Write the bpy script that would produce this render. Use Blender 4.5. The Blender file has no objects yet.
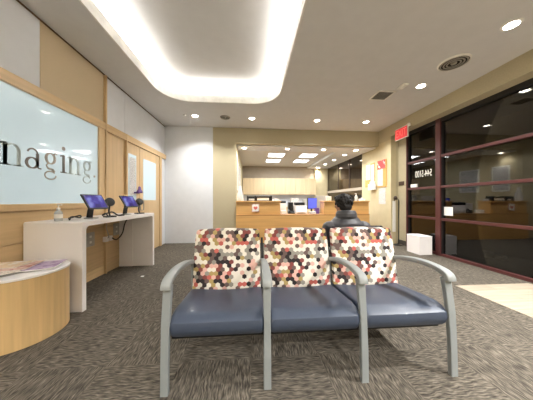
import bpy, bmesh, math, random
from mathutils import Vector, Matrix, noise
random.seed(7)
PI = math.pi
R = math.radians
SC = bpy.context.scene
COL = SC.collection

# ------------------------------------------------------------------ materials
def lin(c):
    return tuple(((v/255)/12.92 if v/255 <= 0.04045 else ((v/255+0.055)/1.055)**2.4) for v in c)

class NT:
    def __init__(s, name):
        s.m = bpy.data.materials.new(name); s.m.use_nodes = True
        s.t = s.m.node_tree; s.t.nodes.clear()
        s.out = s.n('ShaderNodeOutputMaterial')
    def n(s, kind, **kw):
        x = s.t.nodes.new(kind)
        for k, v in kw.items(): setattr(x, k, v)
        return x
    def l(s, a, b): s.t.links.new(a, b)
    def vm(s, op, a, b=None, out=0):
        x = s.n('ShaderNodeVectorMath', operation=op)
        for i, v in enumerate((a, b)):
            if v is None: continue
            if isinstance(v, (tuple, list)): x.inputs[i].default_value = v
            else: s.l(v, x.inputs[i])
        return x.outputs['Value' if op in ('LENGTH', 'DOT_PRODUCT') else 'Vector']
    def mt(s, op, a, b=0.0, c=None):
        x = s.n('ShaderNodeMath', operation=op)
        for i, v in enumerate((a, b, c)):
            if v is None: continue
            if isinstance(v, (int, float)): x.inputs[i].default_value = v
            else: s.l(v, x.inputs[i])
        return x.outputs[0]
    def ramp(s, fac, stops, interp='LINEAR'):
        x = s.n('ShaderNodeValToRGB'); cr = x.color_ramp; cr.interpolation = interp
        while len(cr.elements) < len(stops): cr.elements.new(0.5)
        for e, (p, c) in zip(cr.elements, stops):
            e.position = p; e.color = (*lin(c), 1)
        s.l(fac, x.inputs[0]); return x.outputs[0]

def mat(name, c, rough=0.6, metal=0.0, var=0.06, scale=(6, 6, 6), emit=None, coat=0.0, bump=0.0, spec=0.5, trans=0.0, alpha=1.0, sheen=0.0):
    s = NT(name)
    b = s.n('ShaderNodeBsdfPrincipled')
    tc = s.n('ShaderNodeTexCoord')
    v = s.vm('MULTIPLY', tc.outputs['Object'], scale)
    nz = s.n('ShaderNodeTexNoise'); nz.inputs['Scale'].default_value = 1.0; nz.inputs['Detail'].default_value = 4
    s.l(v, nz.inputs['Vector'])
    lo = tuple(max(0, x*(1-var)) for x in c); hi = tuple(min(255, x*(1+var)) for x in c)
    s.l(s.ramp(nz.outputs['Fac'], [(0.3, lo), (0.7, hi)]), b.inputs['Base Color'])
    b.inputs['Roughness'].default_value = rough
    b.inputs['Metallic'].default_value = metal
    b.inputs['Coat Weight'].default_value = coat
    b.inputs['Specular IOR Level'].default_value = spec
    b.inputs['Transmission Weight'].default_value = trans
    b.inputs['Sheen Weight'].default_value = sheen
    b.inputs['Alpha'].default_value = alpha
    if emit:
        b.inputs['Emission Color'].default_value = (*lin(emit[0]), 1)
        b.inputs['Emission Strength'].default_value = emit[1]
    if bump:
        bp = s.n('ShaderNodeBump'); bp.inputs['Strength'].default_value = bump; bp.inputs['Distance'].default_value = 0.01
        s.l(nz.outputs['Fac'], bp.inputs['Height']); s.l(bp.outputs[0], b.inputs['Normal'])
    s.l(b.outputs[0], s.out.inputs['Surface'])
    return s.m

def wood(name, c, axis='z', rough=0.4, var=0.035, coat=0.1):
    k = {'x': (1.2, 30, 30), 'y': (30, 1.2, 30), 'z': (30, 30, 1.2)}[axis]
    return mat(name, c, rough, var=var, scale=k, coat=coat)

def emis(name, c, st):
    s = NT(name); e = s.n('ShaderNodeEmission')
    e.inputs['Color'].default_value = (*lin(c), 1); e.inputs['Strength'].default_value = st
    s.l(e.outputs[0], s.out.inputs['Surface']); return s.m

def glassmat(name, tint=(0.5, 0.5, 0.48), ior=1.7, base=0.0, gl=(1, 1, 1)):
    s = NT(name)
    t = s.n('ShaderNodeBsdfTransparent'); t.inputs['Color'].default_value = (*tint, 1)
    g = s.n('ShaderNodeBsdfGlossy'); g.inputs['Roughness'].default_value = 0.015; g.inputs['Color'].default_value = (*gl, 1)
    f = s.n('ShaderNodeFresnel'); f.inputs['IOR'].default_value = ior
    fac = s.mt('ADD', f.outputs[0], base)
    mx = s.n('ShaderNodeMixShader'); s.l(fac, mx.inputs[0]); s.l(t.outputs[0], mx.inputs[1]); s.l(g.outputs[0], mx.inputs[2])
    s.l(mx.outputs[0], s.out.inputs['Surface']); return s.m

def carpet(name):
    s = NT(name); b = s.n('ShaderNodeBsdfPrincipled'); tc = s.n('ShaderNodeTexCoord')
    p = tc.outputs['Object']
    sep = s.n('ShaderNodeSeparateXYZ'); s.l(p, sep.inputs[0])
    T = 0.5
    ix = s.mt('FLOOR', s.mt('DIVIDE', sep.outputs[0], T)); iy = s.mt('FLOOR', s.mt('DIVIDE', sep.outputs[1], T))
    par = s.mt('FLOORED_MODULO', s.mt('ADD', ix, iy), 2.0)
    cmb = s.n('ShaderNodeCombineXYZ'); s.l(sep.outputs[1], cmb.inputs[0]); s.l(sep.outputs[0], cmb.inputs[1])
    mx = s.n('ShaderNodeMix', data_type='VECTOR'); s.l(par, mx.inputs[0])
    s.l(p, mx.inputs[4]); s.l(cmb.outputs[0], mx.inputs[5])
    q = mx.outputs[1]
    # gentle wobble so that the woven ribs wander
    wob = s.n('ShaderNodeTexNoise'); wob.inputs['Scale'].default_value = 12; s.l(q, wob.inputs['Vector'])
    wv = s.vm('MULTIPLY', s.vm('SUBTRACT', wob.outputs['Color'], (0.5, 0.5, 0.5)), (0.035, 0.035, 0))
    q2 = s.vm('MULTIPLY', s.vm('ADD', q, wv), (16, 105, 1))
    n1 = s.n('ShaderNodeTexNoise'); n1.inputs['Scale'].default_value = 1; n1.inputs['Detail'].default_value = 2; s.l(q2, n1.inputs['Vector'])
    n2 = s.n('ShaderNodeTexNoise'); n2.inputs['Scale'].default_value = 1.6; n2.inputs['Detail'].default_value = 3; s.l(p, n2.inputs['Vector'])
    f = s.mt('ADD', s.mt('MULTIPLY', n1.outputs['Fac'], 0.85), s.mt('MULTIPLY', n2.outputs['Fac'], 0.15))
    s.l(s.ramp(f, CARPET), b.inputs['Base Color'])
    b.inputs['Roughness'].default_value = 0.95; b.inputs['Specular IOR Level'].default_value = 0.15
    bp = s.n('ShaderNodeBump'); bp.inputs['Strength'].default_value = 0.6; bp.inputs['Distance'].default_value = 0.006
    s.l(n1.outputs['Fac'], bp.inputs['Height']); s.l(bp.outputs[0], b.inputs['Normal'])
    s.l(b.outputs[0], s.out.inputs['Surface']); return s.m
CARPET = [(0.34, (50, 46, 41)), (0.45, (74, 69, 62)), (0.55, (92, 86, 77)), (0.70, (122, 114, 102))]

def hexfabric(name, cell=0.037):
    s = NT(name); b = s.n('ShaderNodeBsdfPrincipled'); tc = s.n('ShaderNodeTexCoord')
    sep = s.n('ShaderNodeSeparateXYZ'); s.l(tc.outputs['Object'], sep.inputs[0])
    cmb = s.n('ShaderNodeCombineXYZ'); s.l(sep.outputs[0], cmb.inputs[0]); s.l(sep.outputs[2], cmb.inputs[1])
    p = s.vm('ADD', s.vm('DIVIDE', cmb.outputs[0], (cell, cell*0.95, 1)), (60, 60*math.sqrt(3), 0))
    r = (1, math.sqrt(3), 1); h = (0.5, math.sqrt(3)/2, 0)
    a = s.vm('SUBTRACT', s.vm('MODULO', p, r), h)
    c = s.vm('SUBTRACT', s.vm('MODULO', s.vm('SUBTRACT', p, h), r), h)
    la = s.vm('LENGTH', s.vm('MULTIPLY', a, (1, 1, 0))); lc = s.vm('LENGTH', s.vm('MULTIPLY', c, (1, 1, 0)))
    k = s.mt('LESS_THAN', lc, la)
    mx = s.n('ShaderNodeMix', data_type='VECTOR'); s.l(k, mx.inputs[0]); s.l(a, mx.inputs[4]); s.l(c, mx.inputs[5])
    idv = s.vm('MULTIPLY', s.vm('SUBTRACT', p, mx.outputs[1]), (2, 2/math.sqrt(3), 0))
    idr = s.vm('FLOOR', s.vm('ADD', idv, (0.5, 0.5, 0)))
    wn = s.n('ShaderNodeTexWhiteNoise', noise_dimensions='3D'); s.l(idr, wn.inputs['Vector'])
    nz = s.n('ShaderNodeTexNoise'); nz.inputs['Scale'].default_value = 0.36; nz.inputs['Detail'].default_value = 0.5; s.l(idr, nz.inputs['Vector'])
    big = s.mt('MULTIPLY_ADD', s.mt('SUBTRACT', nz.outputs['Fac'], 0.5), 2.2, 0.5)
    f = s.mt('ADD', s.mt('MULTIPLY', wn.outputs['Value'], 0.62), s.mt('MULTIPLY', big, 0.38))
    cols = [(0.0, (40, 32, 34)), (0.25, (104, 84, 80)), (0.34, (130, 66, 62)), (0.385, (190, 96, 88)),
            (0.42, (146, 142, 134)), (0.475, (172, 150, 96)), (0.53, (220, 176, 164)), (0.59, (230, 224, 213))]
    s.l(s.ramp(f, cols, 'CONSTANT'), b.inputs['Base Color'])
    b.inputs['Roughness'].default_value = 0.85; b.inputs['Sheen Weight'].default_value = 0.1
    fine = s.n('ShaderNodeTexNoise'); fine.inputs['Scale'].default_value = 600; s.l(tc.outputs['Object'], fine.inputs['Vector'])
    bp = s.n('ShaderNodeBump'); bp.inputs['Strength'].default_value = 0.15; bp.inputs['Distance'].default_value = 0.002
    s.l(fine.outputs['Fac'], bp.inputs['Height']); s.l(bp.outputs[0], b.inputs['Normal'])
    s.l(b.outputs[0], s.out.inputs['Surface']); return s.m

def screenmat(name):
    s = NT(name); tc = s.n('ShaderNodeTexCoord')
    nz = s.n('ShaderNodeTexNoise'); nz.inputs['Scale'].default_value = 9; s.l(tc.outputs['Object'], nz.inputs['Vector'])
    c = s.ramp(nz.outputs['Fac'], [(0.35, (50, 38, 120)), (0.5, (86, 74, 180)), (0.66, (150, 160, 235))])
    b = s.n('ShaderNodeBsdfPrincipled'); b.inputs['Base Color'].default_value = (0.01, 0.01, 0.02, 1); b.inputs['Roughness'].default_value = 0.15
    s.l(c, b.inputs['Emission Color']); b.inputs['Emission Strength'].default_value = 0.36
    s.l(b.outputs[0], s.out.inputs['Surface']); return s.m

def plankmat(name):
    s = NT(name); tc = s.n('ShaderNodeTexCoord'); b = s.n('ShaderNodeBsdfPrincipled')
    br = s.n('ShaderNodeTexBrick'); s.l(tc.outputs['Object'], br.inputs['Vector'])
    br.inputs['Scale'].default_value = 1; br.inputs['Brick Width'].default_value = 0.9; br.inputs['Row Height'].default_value = 0.15
    br.inputs['Mortar Size'].default_value = 0.003; br.inputs['Bias'].default_value = 0.0
    br.inputs['Color1'].default_value = (*lin((172, 160, 142)), 1); br.inputs['Color2'].default_value = (*lin((156, 146, 130)), 1)
    br.inputs['Mortar'].default_value = (*lin((140, 126, 108)), 1)
    nz = s.n('ShaderNodeTexNoise'); nz.inputs['Scale'].default_value = 1
    s.l(s.vm('MULTIPLY', tc.outputs['Object'], (3, 40, 1)), nz.inputs['Vector'])
    mx = s.n('ShaderNodeMix', data_type='RGBA', blend_type='MULTIPLY'); mx.inputs[0].default_value = 0.35
    s.l(br.outputs[0], mx.inputs[6]); s.l(s.ramp(nz.outputs['Fac'], [(0.3, (170, 160, 150)), (0.7, (255, 255, 255))]), mx.inputs[7])
    s.l(mx.outputs[2], b.inputs['Base Color']); b.inputs['Roughness'].default_value = 0.5
    s.l(b.outputs[0], s.out.inputs['Surface']); return s.m

def printed(name, base, ink, scale=(60, 60, 60), cut=0.5):
    s = NT(name); tc = s.n('ShaderNodeTexCoord'); b = s.n('ShaderNodeBsdfPrincipled')
    nz = s.n('ShaderNodeTexNoise'); nz.inputs['Scale'].default_value = 1; nz.inputs['Detail'].default_value = 3
    s.l(s.vm('MULTIPLY', tc.outputs['Object'], scale), nz.inputs['Vector'])
    s.l(s.ramp(nz.outputs['Fac'], [(cut, base), (cut+0.08, ink)]), b.inputs['Base Color'])
    b.inputs['Roughness'].default_value = 0.5
    s.l(b.outputs[0], s.out.inputs['Surface']); return s.m

M = dict(
    ceil=mat('ceiling_paint', (214, 214, 214), 0.9, var=0.01),
    ceil_r=mat('reception_ceiling_tile', (214, 208, 200), 0.9, var=0.03, scale=(40, 40, 40)),
    carpet=carpet('carpet_tiles'), plank=plankmat('plank_floor'),
    white_panel=mat('white_wall_panel', (218, 221, 226), 0.7, var=0.01),
    beige_panel=mat('beige_fabric_panel', (198, 180, 150), 0.9, var=0.04, scale=(120, 120, 120)),
    beige=mat('beige_wallcovering', (182, 172, 144), 0.8, var=0.03, scale=(50, 50, 50)),
    cream=mat('cream_wall', (196, 184, 150), 0.7, var=0.02),
    taupe=mat('taupe_wall', (168, 156, 140), 0.8, var=0.02),
    maple=wood('maple_veneer', (208, 178, 134), 'z'), maple_h=wood('maple_veneer_horizontal', (206, 176, 132), 'y'),
    honey=wood('honey_counter_veneer', (210, 164, 102), 'x'), honey_d=wood('honey_counter_edge', (168, 122, 70), 'x'),
    cab=wood('pale_maple_cabinet', (226, 202, 164), 'z', var=0.05),
    drum=wood('maple_drum_veneer', (204, 172, 122), 'z', var=0.05),
    groove=mat('dark_groove', (92, 70, 48), 0.8),
    white=mat('white_laminate', (243, 239, 239), 0.35, var=0.005, coat=0.1),
    frost=mat('frosted_glass_added_glow', (184, 202, 208), 0.22, var=0.02, scale=(1, 1, 1), coat=0.6, emit=((176, 196, 206), 0.26)),  # emission puts the glow of a lit room behind into the pane
    frame=mat('dark_red_mullion', (78, 38, 36), 0.45, var=0.05),
    gasket=mat('black_gasket', (26, 24, 24), 0.5),
    glass=glassmat('storefront_glass', (0.45, 0.45, 0.42), 1.55, 0.015),
    glass2=glassmat('smoked_glass', (0.4, 0.35, 0.3), 1.6, 0.05, (1, 0.93, 0.86)),
    outside=mat('corridor_wall', (70, 64, 56), 0.9), outfloor=mat('corridor_floor', (52, 48, 42), 0.8),
    vinyl=mat('slate_blue_vinyl', (56, 65, 82), 0.42, var=0.04, scale=(3, 3, 3), coat=0.05),
    hex=hexfabric('hexagon_fabric'), grey=mat('grey_metal_frame', (126, 131, 132), 0.45, var=0.02),
    greyp=mat('grey_arm_plastic', (136, 140, 140), 0.5, var=0.02),
    dark=mat('black_plastic', (24, 24, 26), 0.45), darkf=mat('black_fabric', (38, 36, 38), 0.9, var=0.1, scale=(80, 80, 80)),
    screen=screenmat('tablet_screen'), base=mat('dark_rubber_base', (70, 64, 58), 0.7),
    skin=mat('skin', (176, 128, 104), 0.5), hair=mat('black_hair', (16, 14, 15), 0.6, var=0.5, scale=(60, 60, 20), bump=0.8),
    jacket=mat('charcoal_puffer_nylon', (66, 66, 72), 0.45, var=0.08, scale=(14, 14, 14), sheen=0.2, bump=0.3),
    trousers=mat('dark_trousers', (40, 42, 52), 0.9), shoe=mat('black_shoe', (22, 22, 24), 0.5),
    led=emis('warm_led', (255, 250, 242), 44.0), lamp=emis('downlight_glow', (255, 244, 228), 22.0), trof=emis('fluorescent_panel_glow', (244, 250, 255), 2.4),
    trimw=mat('white_trim_ring', (230, 228, 222), 0.4), louv=mat('grey_louvre', (150, 146, 138), 0.6), void=mat('vent_void', (34, 32, 30), 0.9),
    red=mat('exit_red', (200, 66, 70), 0.4, emit=((220, 60, 60), 0.22)), pale=mat('exit_letter', (240, 140, 132), 0.4, emit=((240, 140, 132), 0.22)),
    paper=mat('white_paper', (236, 234, 230), 0.7, var=0.01), print=printed('printed_notice', (214, 212, 208), (130, 128, 132), (60, 60, 110), 0.52),
    printr=printed('red_printed_poster', (206, 60, 58), (240, 225, 220), (14, 14, 10), 0.56),
    cork=mat('cork', (198, 158, 92), 0.9, var=0.12, scale=(150, 150, 150)), black=mat('black_metal', (20, 20, 20), 0.4),
    brown=mat('brown_plaque', (66, 50, 40), 0.5), clear=mat('clear_plastic', (236, 238, 240), 0.15, alpha=0.42, var=0.01),
    clearw=mat('milky_acrylic', (240, 240, 240), 0.2, alpha=0.6, var=0.01),
    gel=mat('clear_gel', (214, 222, 226), 0.1, alpha=0.6), purple=mat('purple_plastic', (96, 66, 140), 0.5),
    mag1=printed('lilac_magazine_cover', (188, 166, 196), (140, 116, 158), (14, 14, 14), 0.52),
    mag2=printed('newsprint_page', (226, 216, 206), (150, 140, 136), (50, 50, 50), 0.55),
    mag3=printed('pink_magazine_cover', (222, 190, 180), (186, 120, 112), (16, 16, 16), 0.52),
    mag4=printed('dark_magazine_cover', (84, 78, 84), (190, 180, 176), (18, 18, 18), 0.58),
    mag5=printed('orange_magazine_cover', (226, 206, 178), (240, 234, 228), (16, 16, 16), 0.5),
    letter_dark=mat('letter_tint_dark_view', (118, 108, 100), 0.3, var=0.12), letter_mid=mat('letter_tint_mid_view', (162, 154, 142), 0.3, var=0.1),  # tints paint in how bright the room behind shows through each letter
    letter_pale=mat('letter_tint_bright_view', (172, 186, 188), 0.3), letter_w=mat('white_vinyl_letter', (236, 234, 224), 0.5, emit=((236, 234, 224), 0.0)),
    monitor=mat('blue_monitor', (20, 24, 60), 0.2, emit=((90, 100, 210), 0.7)), steel=mat('brushed_steel', (170, 170, 168), 0.3, metal=0.9),
    cloth=mat('pale_cloth', (190, 182, 160), 0.9), plate=mat('grey_wall_plate', (176, 172, 164), 0.5),
)

# ------------------------------------------------------------------ mesh helpers
def box(bm, x0, x1, y0, y1, z0, z1, bev=0.0, mtx=None, seg=2):
    t = bmesh.new()
    bmesh.ops.create_cube(t, size=1)
    for v in t.verts:
        v.co = Vector(((x0+x1)/2+v.co.x*(x1-x0), (y0+y1)/2+v.co.y*(y1-y0), (z0+z1)/2+v.co.z*(z1-z0)))
    if bev: bmesh.ops.bevel(t, geom=t.edges[:]+t.verts[:], offset=bev, segments=seg, affect='EDGES', profile=0.5)
    merge(bm, t, mtx); return bm

def merge(bm, t, mtx=None):
    if mtx is not None: bmesh.ops.transform(t, matrix=mtx, verts=t.verts)
    me = bpy.data.meshes.new('tmp'); t.to_mesh(me); t.free(); bm.from_mesh(me); bpy.data.meshes.remove(me)

def loft(bm, rings, cap=True, closed=False):
    vs = [[bm.verts.new(p) for p in r] for r in rings]
    n = len(rings[0]); m = len(rings)
    for i in range(m if closed else m-1):
        a, b = vs[i], vs[(i+1) % m]
        for j in range(n):
            bm.faces.new((a[j], a[(j+1) % n], b[(j+1) % n], b[j]))
    if cap and not closed:
        bm.faces.new(vs[0][::-1]); bm.faces.new(vs[-1])
    bmesh.ops.recalc_face_normals(bm, faces=bm.faces[:])
    return bm

def tube(bm, pts, rad, n=10, cap=True, closed=False):
    t = bmesh.new(); pts = [Vector(p) for p in pts]; rings = []
    up = None
    for i, p in enumerate(pts):
        a = pts[i-1] if (i or closed) else p; b = pts[(i+1) % len(pts)] if (i < len(pts)-1 or closed) else p
        d = (b-a).normalized()
        if up is None: up = Vector((0, 0, 1)) if abs(d.z) < 0.9 else Vector((1, 0, 0))
        s = d.cross(up).normalized(); up = s.cross(d).normalized()
        r = rad[i] if isinstance(rad, (list, tuple)) else rad
        rings.append([p+(s*math.cos(2*PI*k/n)+up*math.sin(2*PI*k/n))*r for k in range(n)])
    loft(t, rings, cap, closed); merge(bm, t); return bm

def sweep(bm, pts, w, h, side=Vector((1, 0, 0)), bev=0.3):
    """rounded-rectangle section swept along pts (a path in a plane normal to side); w across, h thick"""
    t = bmesh.new(); pts = [Vector(p) for p in pts]; rings = []
    for i, p in enumerate(pts):
        a = pts[max(0, i-1)]; b = pts[min(len(pts)-1, i+1)]; d = (b-a).normalized(); nrm = d.cross(side).normalized()
        ww = w[i] if isinstance(w, list) else w; hh = h[i] if isinstance(h, list) else h
        c = min(ww, hh)*bev; ring = []
        for sx, sy in ((1, 1), (-1, 1), (-1, -1), (1, -1)):
            cx, cy = sx*(ww/2-c), sy*(hh/2-c); a0 = {(1, 1): 0, (-1, 1): 90, (-1, -1): 180, (1, -1): 270}[(sx, sy)]
            for q in (0, 45, 90):
                an = R(a0+q); ring.append(p+side*(cx+c*math.cos(an))+nrm*(cy+c*math.sin(an)))
        rings.append(ring)
    loft(t, rings); merge(bm, t); return bm

def lathe(bm, prof, c=(0, 0, 0), n=24, mtx=None):
    t = bmesh.new()
    loft(t, [[Vector((c[0]+r*math.cos(2*PI*k/n), c[1]+r*math.sin(2*PI*k/n), c[2]+z)) for k in range(n)] for r, z in prof])
    merge(bm, t, mtx); return bm

def ell(bm, c, r, mtx=None, sub=3):
    t = bmesh.new(); bmesh.ops.create_icosphere(t, subdivisions=sub, radius=1)
    bmesh.ops.transform(t, matrix=Matrix.Translation(c) @ (mtx or Matrix()) @ Matrix.Diagonal((*r, 1)), verts=t.verts)
    merge(bm, t); return bm

def prism(bm, poly, z0, z1):
    return loft(bm, [[Vector((x, y, z0)) for x, y in poly], [Vector((x, y, z1)) for x, y in poly]])

def B(*a, **k): return box(bmesh.new(), *a, **k)

def wloc(p):
    v = Vector((0, 0, 0))
    while p is not None: v += Vector(p.location); p = p.parent
    return v

def obj(name, bm, m, parent=None, smooth=False, local=False, loc=None, label=None):
    """link bm (world coordinates unless local) as one mesh object under parent"""
    if not local:
        off = wloc(parent)
        if parent is None and loc is None and bm.verts:
            xs = [v.co for v in bm.verts]
            loc = ((min(v.x for v in xs)+max(v.x for v in xs))/2, (min(v.y for v in xs)+max(v.y for v in xs))/2, min(v.z for v in xs))
        if loc is not None: off = off+Vector(loc)
        bmesh.ops.translate(bm, verts=bm.verts, vec=-off)
    me = bpy.data.meshes.new(name); bm.to_mesh(me); bm.free()
    if smooth:
        for f in me.polygons: f.use_smooth = True
    o = bpy.data.objects.new(name, me); COL.objects.link(o); me.materials.append(m)
    if smooth == 'auto':
        md = o.modifiers.new('sharp', 'EDGE_SPLIT'); md.split_angle = R(40)
    if loc is not None: o.location = loc
    if parent: o.parent = parent
    if label: o['label'] = label
    return o

def tag(o, label, cat, group=None, kind=None):
    o['label'] = label; o['category'] = cat
    if group: o['group'] = group
    if kind: o['kind'] = kind
    return o

def thing(name, label, cat, loc, rotz=0, group=None):
    o = bpy.data.objects.new(name, None); COL.objects.link(o); o.empty_display_size = 0.1
    o.location = loc; o.rotation_euler = (0, 0, rotz)
    return tag(o, label, cat, group)

def struct(name, bm, m, parent=None, label=None):
    o = obj(name, bm, m, parent, loc=None if parent else (0, 0, 0))
    if parent is None: o['kind'] = 'structure'
    if label: o['label'] = label
    return o

def copy_tree(o, parent=None):
    c = o.copy(); COL.objects.link(c)
    if parent: c.parent = parent
    for ch in list(o.children): copy_tree(ch, c)
    return c

def baked(o):
    """replace the object's mesh by its evaluated one"""
    dg = bpy.context.evaluated_depsgraph_get(); me = bpy.data.meshes.new_from_object(o.evaluated_get(dg))
    o.modifiers.clear(); o.data = me; return o

def text_bm(s, size, extrude=0.002, mirror=False):
    cu = bpy.data.curves.new('txt', 'FONT'); cu.body = s; cu.size = size; cu.extrude = extrude; cu.align_x = 'CENTER'; cu.align_y = 'CENTER'
    o = bpy.data.objects.new('txt', cu); COL.objects.link(o)
    dg = bpy.context.evaluated_depsgraph_get(); me = bpy.data.meshes.new_from_object(o.evaluated_get(dg))
    bm = bmesh.new(); bm.from_mesh(me); bpy.data.objects.remove(o); bpy.data.meshes.remove(me)
    return bm

# ------------------------------------------------------------------ camera (lens of a phone's ultra wide)
CZ = 1.15; YAW = 4.3; F = 205.0
cam = bpy.data.cameras.new('camera'); co = bpy.data.objects.new('camera', cam); COL.objects.link(co)
co.location = (0, 0, CZ); co.rotation_euler = (R(90), 0, R(-YAW))
cam.sensor_width = 36; cam.lens = 36*F/533; cam.clip_start = 0.02; cam.clip_end = 100; cam.shift_y = 0.5/533
SC.camera = co
SC.view_settings.view_transform = 'Standard'; SC.view_settings.look = 'None'; SC.view_settings.gamma = 1
SC.view_settings.use_curve_mapping = False; SC.view_settings.exposure = 1.05

XL, XR, XG, YF, YB, H = -2.32, 3.70, 3.93, 5.70, -2.6, 3.15
ZR = 2.73   # reception ceiling

# ------------------------------------------------------------------ floor
struct('floor', B(XL-0.1, XG+0.05, YB-0.1, 10.0, -0.1, 0), M['carpet'])
struct('trim_1', B(2.74, XG-0.1, -1.2, 2.56, 0.0, 0.006), M['plank'], label='pale plank entrance flooring inset in the carpet')
struct('floor_outside', B(XG+0.06, 9.0, YB, 10.0, -0.1, -0.005), M['outfloor'])

# ------------------------------------------------------------------ ceiling with the rounded cove
def rrect(x0, x1, y0, y1, r, n=10):
    pts = []
    for cx, cy, a0 in ((x1-r, y1-r, 0), (x0+r, y1-r, 90), (x0+r, y0+r, 180), (x1-r, y0+r, 270)):
        for k in range(n+1):
            a = R(a0+90*k/n); pts.append((cx+r*math.cos(a), cy+r*math.sin(a)))
    return pts
CX0, CX1, CY0, CY1, CR = -1.70, 0.54, -1.4, 4.24, 0.52
hole = rrect(CX0, CX1, CY0, CY1, CR)
def ring_slab(outer, inner, z0, z1):
    bm = bmesh.new()
    es = []
    for loop in (outer, inner):
        vs = [bm.verts.new((x, y, z0)) for x, y in loop]
        es += [bm.edges.new((vs[i], vs[(i+1) % len(vs)])) for i in range(len(vs))]
    bmesh.ops.triangle_fill(bm, edges=es, use_beauty=True)
    r = bmesh.ops.extrude_face_region(bm, geom=bm.faces[:])
    bmesh.ops.translate(bm, verts=[v for v in r['geom'] if isinstance(v, bmesh.types.BMVert)], vec=(0, 0, z1-z0))
    bmesh.ops.recalc_face_normals(bm, faces=bm.faces[:]); return bm
outer = [(XL-0.05, YB-0.05), (XG+0.05, YB-0.05), (XG+0.05, YF+0.12), (XL-0.05, YF+0.12)]
lip_out = rrect(CX0-0.02, CX1+0.02, CY0-0.02, CY1+0.02, CR+0.02)
c = struct('ceiling', ring_slab(outer, lip_out, H, H+0.04), M['ceil'])
inner_lip = hole; lip_out = rrect(CX0-0.02, CX1+0.02, CY0-0.02, CY1+0.02, CR+0.02)
def band(a, b, z0, z1):
    return loft(bmesh.new(), [[Vector((*p, z0)) for p in a], [Vector((*p, z0)) for p in b], [Vector((*p, z1)) for p in b], [Vector((*p, z1)) for p in a]], closed=True)
struct('ceiling_cove_lip', band(inner_lip, rrect(CX0-0.0195, CX1+0.0195, CY0-0.0195, CY1+0.0195, CR+0.0195), H-0.002, H+0.15), M['trimw'], c)
struct('ceiling_cove_top', B(CX0-0.4, CX1+0.4, CY0-0.4, CY1+0.4, H+0.30, H+0.34), M['ceil'], c)
so = rrect(CX0-0.24, CX1+0.24, CY0-0.24, CY1+0.24, CR+0.24); so2 = rrect(CX0-0.27, CX1+0.27, CY0-0.27, CY1+0.27, CR+0.27)
struct('ceiling_cove_side', band(so, so2, H+0.03, H+0.31), M['ceil'], c)
la = rrect(CX0-0.10, CX1+0.10, CY0-0.10, CY1+0.10, CR+0.10); lb = rrect(CX0-0.125, CX1+0.125, CY0-0.125, CY1+0.125, CR+0.125)
struct('ceiling_cove_ledge', band(rrect(CX0-0.05, CX1+0.05, CY0-0.05, CY1+0.05, CR+0.05), so2, H+0.041, H+0.112), M['ceil'], c)
led = obj('cove_light', band(la, lb, H+0.112, H+0.132), M['led'], loc=((CX0+CX1)/2, CY1, H+0.112))
tag(led, 'warm white strip light hidden behind the rounded ceiling cove lip', 'light')

# ------------------------------------------------------------------ left wall
w = struct('wall_left', B(XL-0.12, XL, YB, YF+0.1, 0, H+0.05), M['maple'])
struct('upper_panel', B(XL, XL+0.012, YB, 2.425, 2.375, H-0.03), M['white_panel'], w, 'white painted upper wall panel')
struct('upper_panel', B(XL, XL+0.012, 2.43, 3.395, 2.375, H-0.03), M['beige_panel'], w, 'beige fabric upper wall panel')
struct('upper_panel', B(XL, XL+0.012, 3.405, 3.935, 2.375, H-0.03), M['white_panel'], w, 'white painted upper wall panel')
struct('upper_panel', B(XL, XL+0.012, 3.945, YF, 2.375, H-0.03), M['white_panel'], w, 'white painted upper wall panel')
struct('shadow_gap', B(XL, XL+0.006, YB, YF, H-0.03, H), M['groove'], w)
struct('lower_panel', B(XL, XL+0.014, YB, 3.94, 0.145, 0.72), M['maple_h'], w)
struct('lower_panel', B(XL, XL+0.014, YB, 3.94, 0.73, 1.035), M['maple_h'], w)
struct('baseboard_left', B(XL, XL+0.02, YB, 3.94, 0, 0.138), M['maple_h'])
struct('wood_panel', B(XL, XL+0.012, 3.42, 3.93, 1.05, 2.25), M['maple'], w)
# window_1 frosted pane with frame
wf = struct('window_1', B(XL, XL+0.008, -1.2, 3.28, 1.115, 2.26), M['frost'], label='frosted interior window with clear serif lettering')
struct('window_sill', B(XL, XL+0.035, -1.3, 3.40, 1.045, 1.115, bev=0.004), M['maple_h'], wf)
struct('window_frame', B(XL, XL+0.035, 3.28, 3.40, 1.115, 2.26, bev=0.004), M['maple'], wf)
struct('window_head', B(XL, XL+0.045, -1.3, 3.40, 2.26, 2.37, bev=0.004), M['maple_h'], wf)
struct('trim_2', B(XL, XL+0.05, 3.402, 3.425, 0.0, H-0.03), M['maple'], label='pale wooden strip between window and door panel')
struct('trim_3', B(XL, XL+0.05, 3.94, 3.965, 0.0, 2.37), M['maple'])
struct('trim_4', B(XL, XL+0.045, 3.43, YF-0.002, 2.25, 2.37, bev=0.004), M['maple_h'])
struct('trim_5', B(XL, XL+0.045, 5.34, 5.44, 0.0, 2.25, bev=0.004), M['maple'])
struct('trim_6', B(XL, XL+0.012, 5.44, YF, 0.0, 2.25), M['white_panel'])
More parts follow.
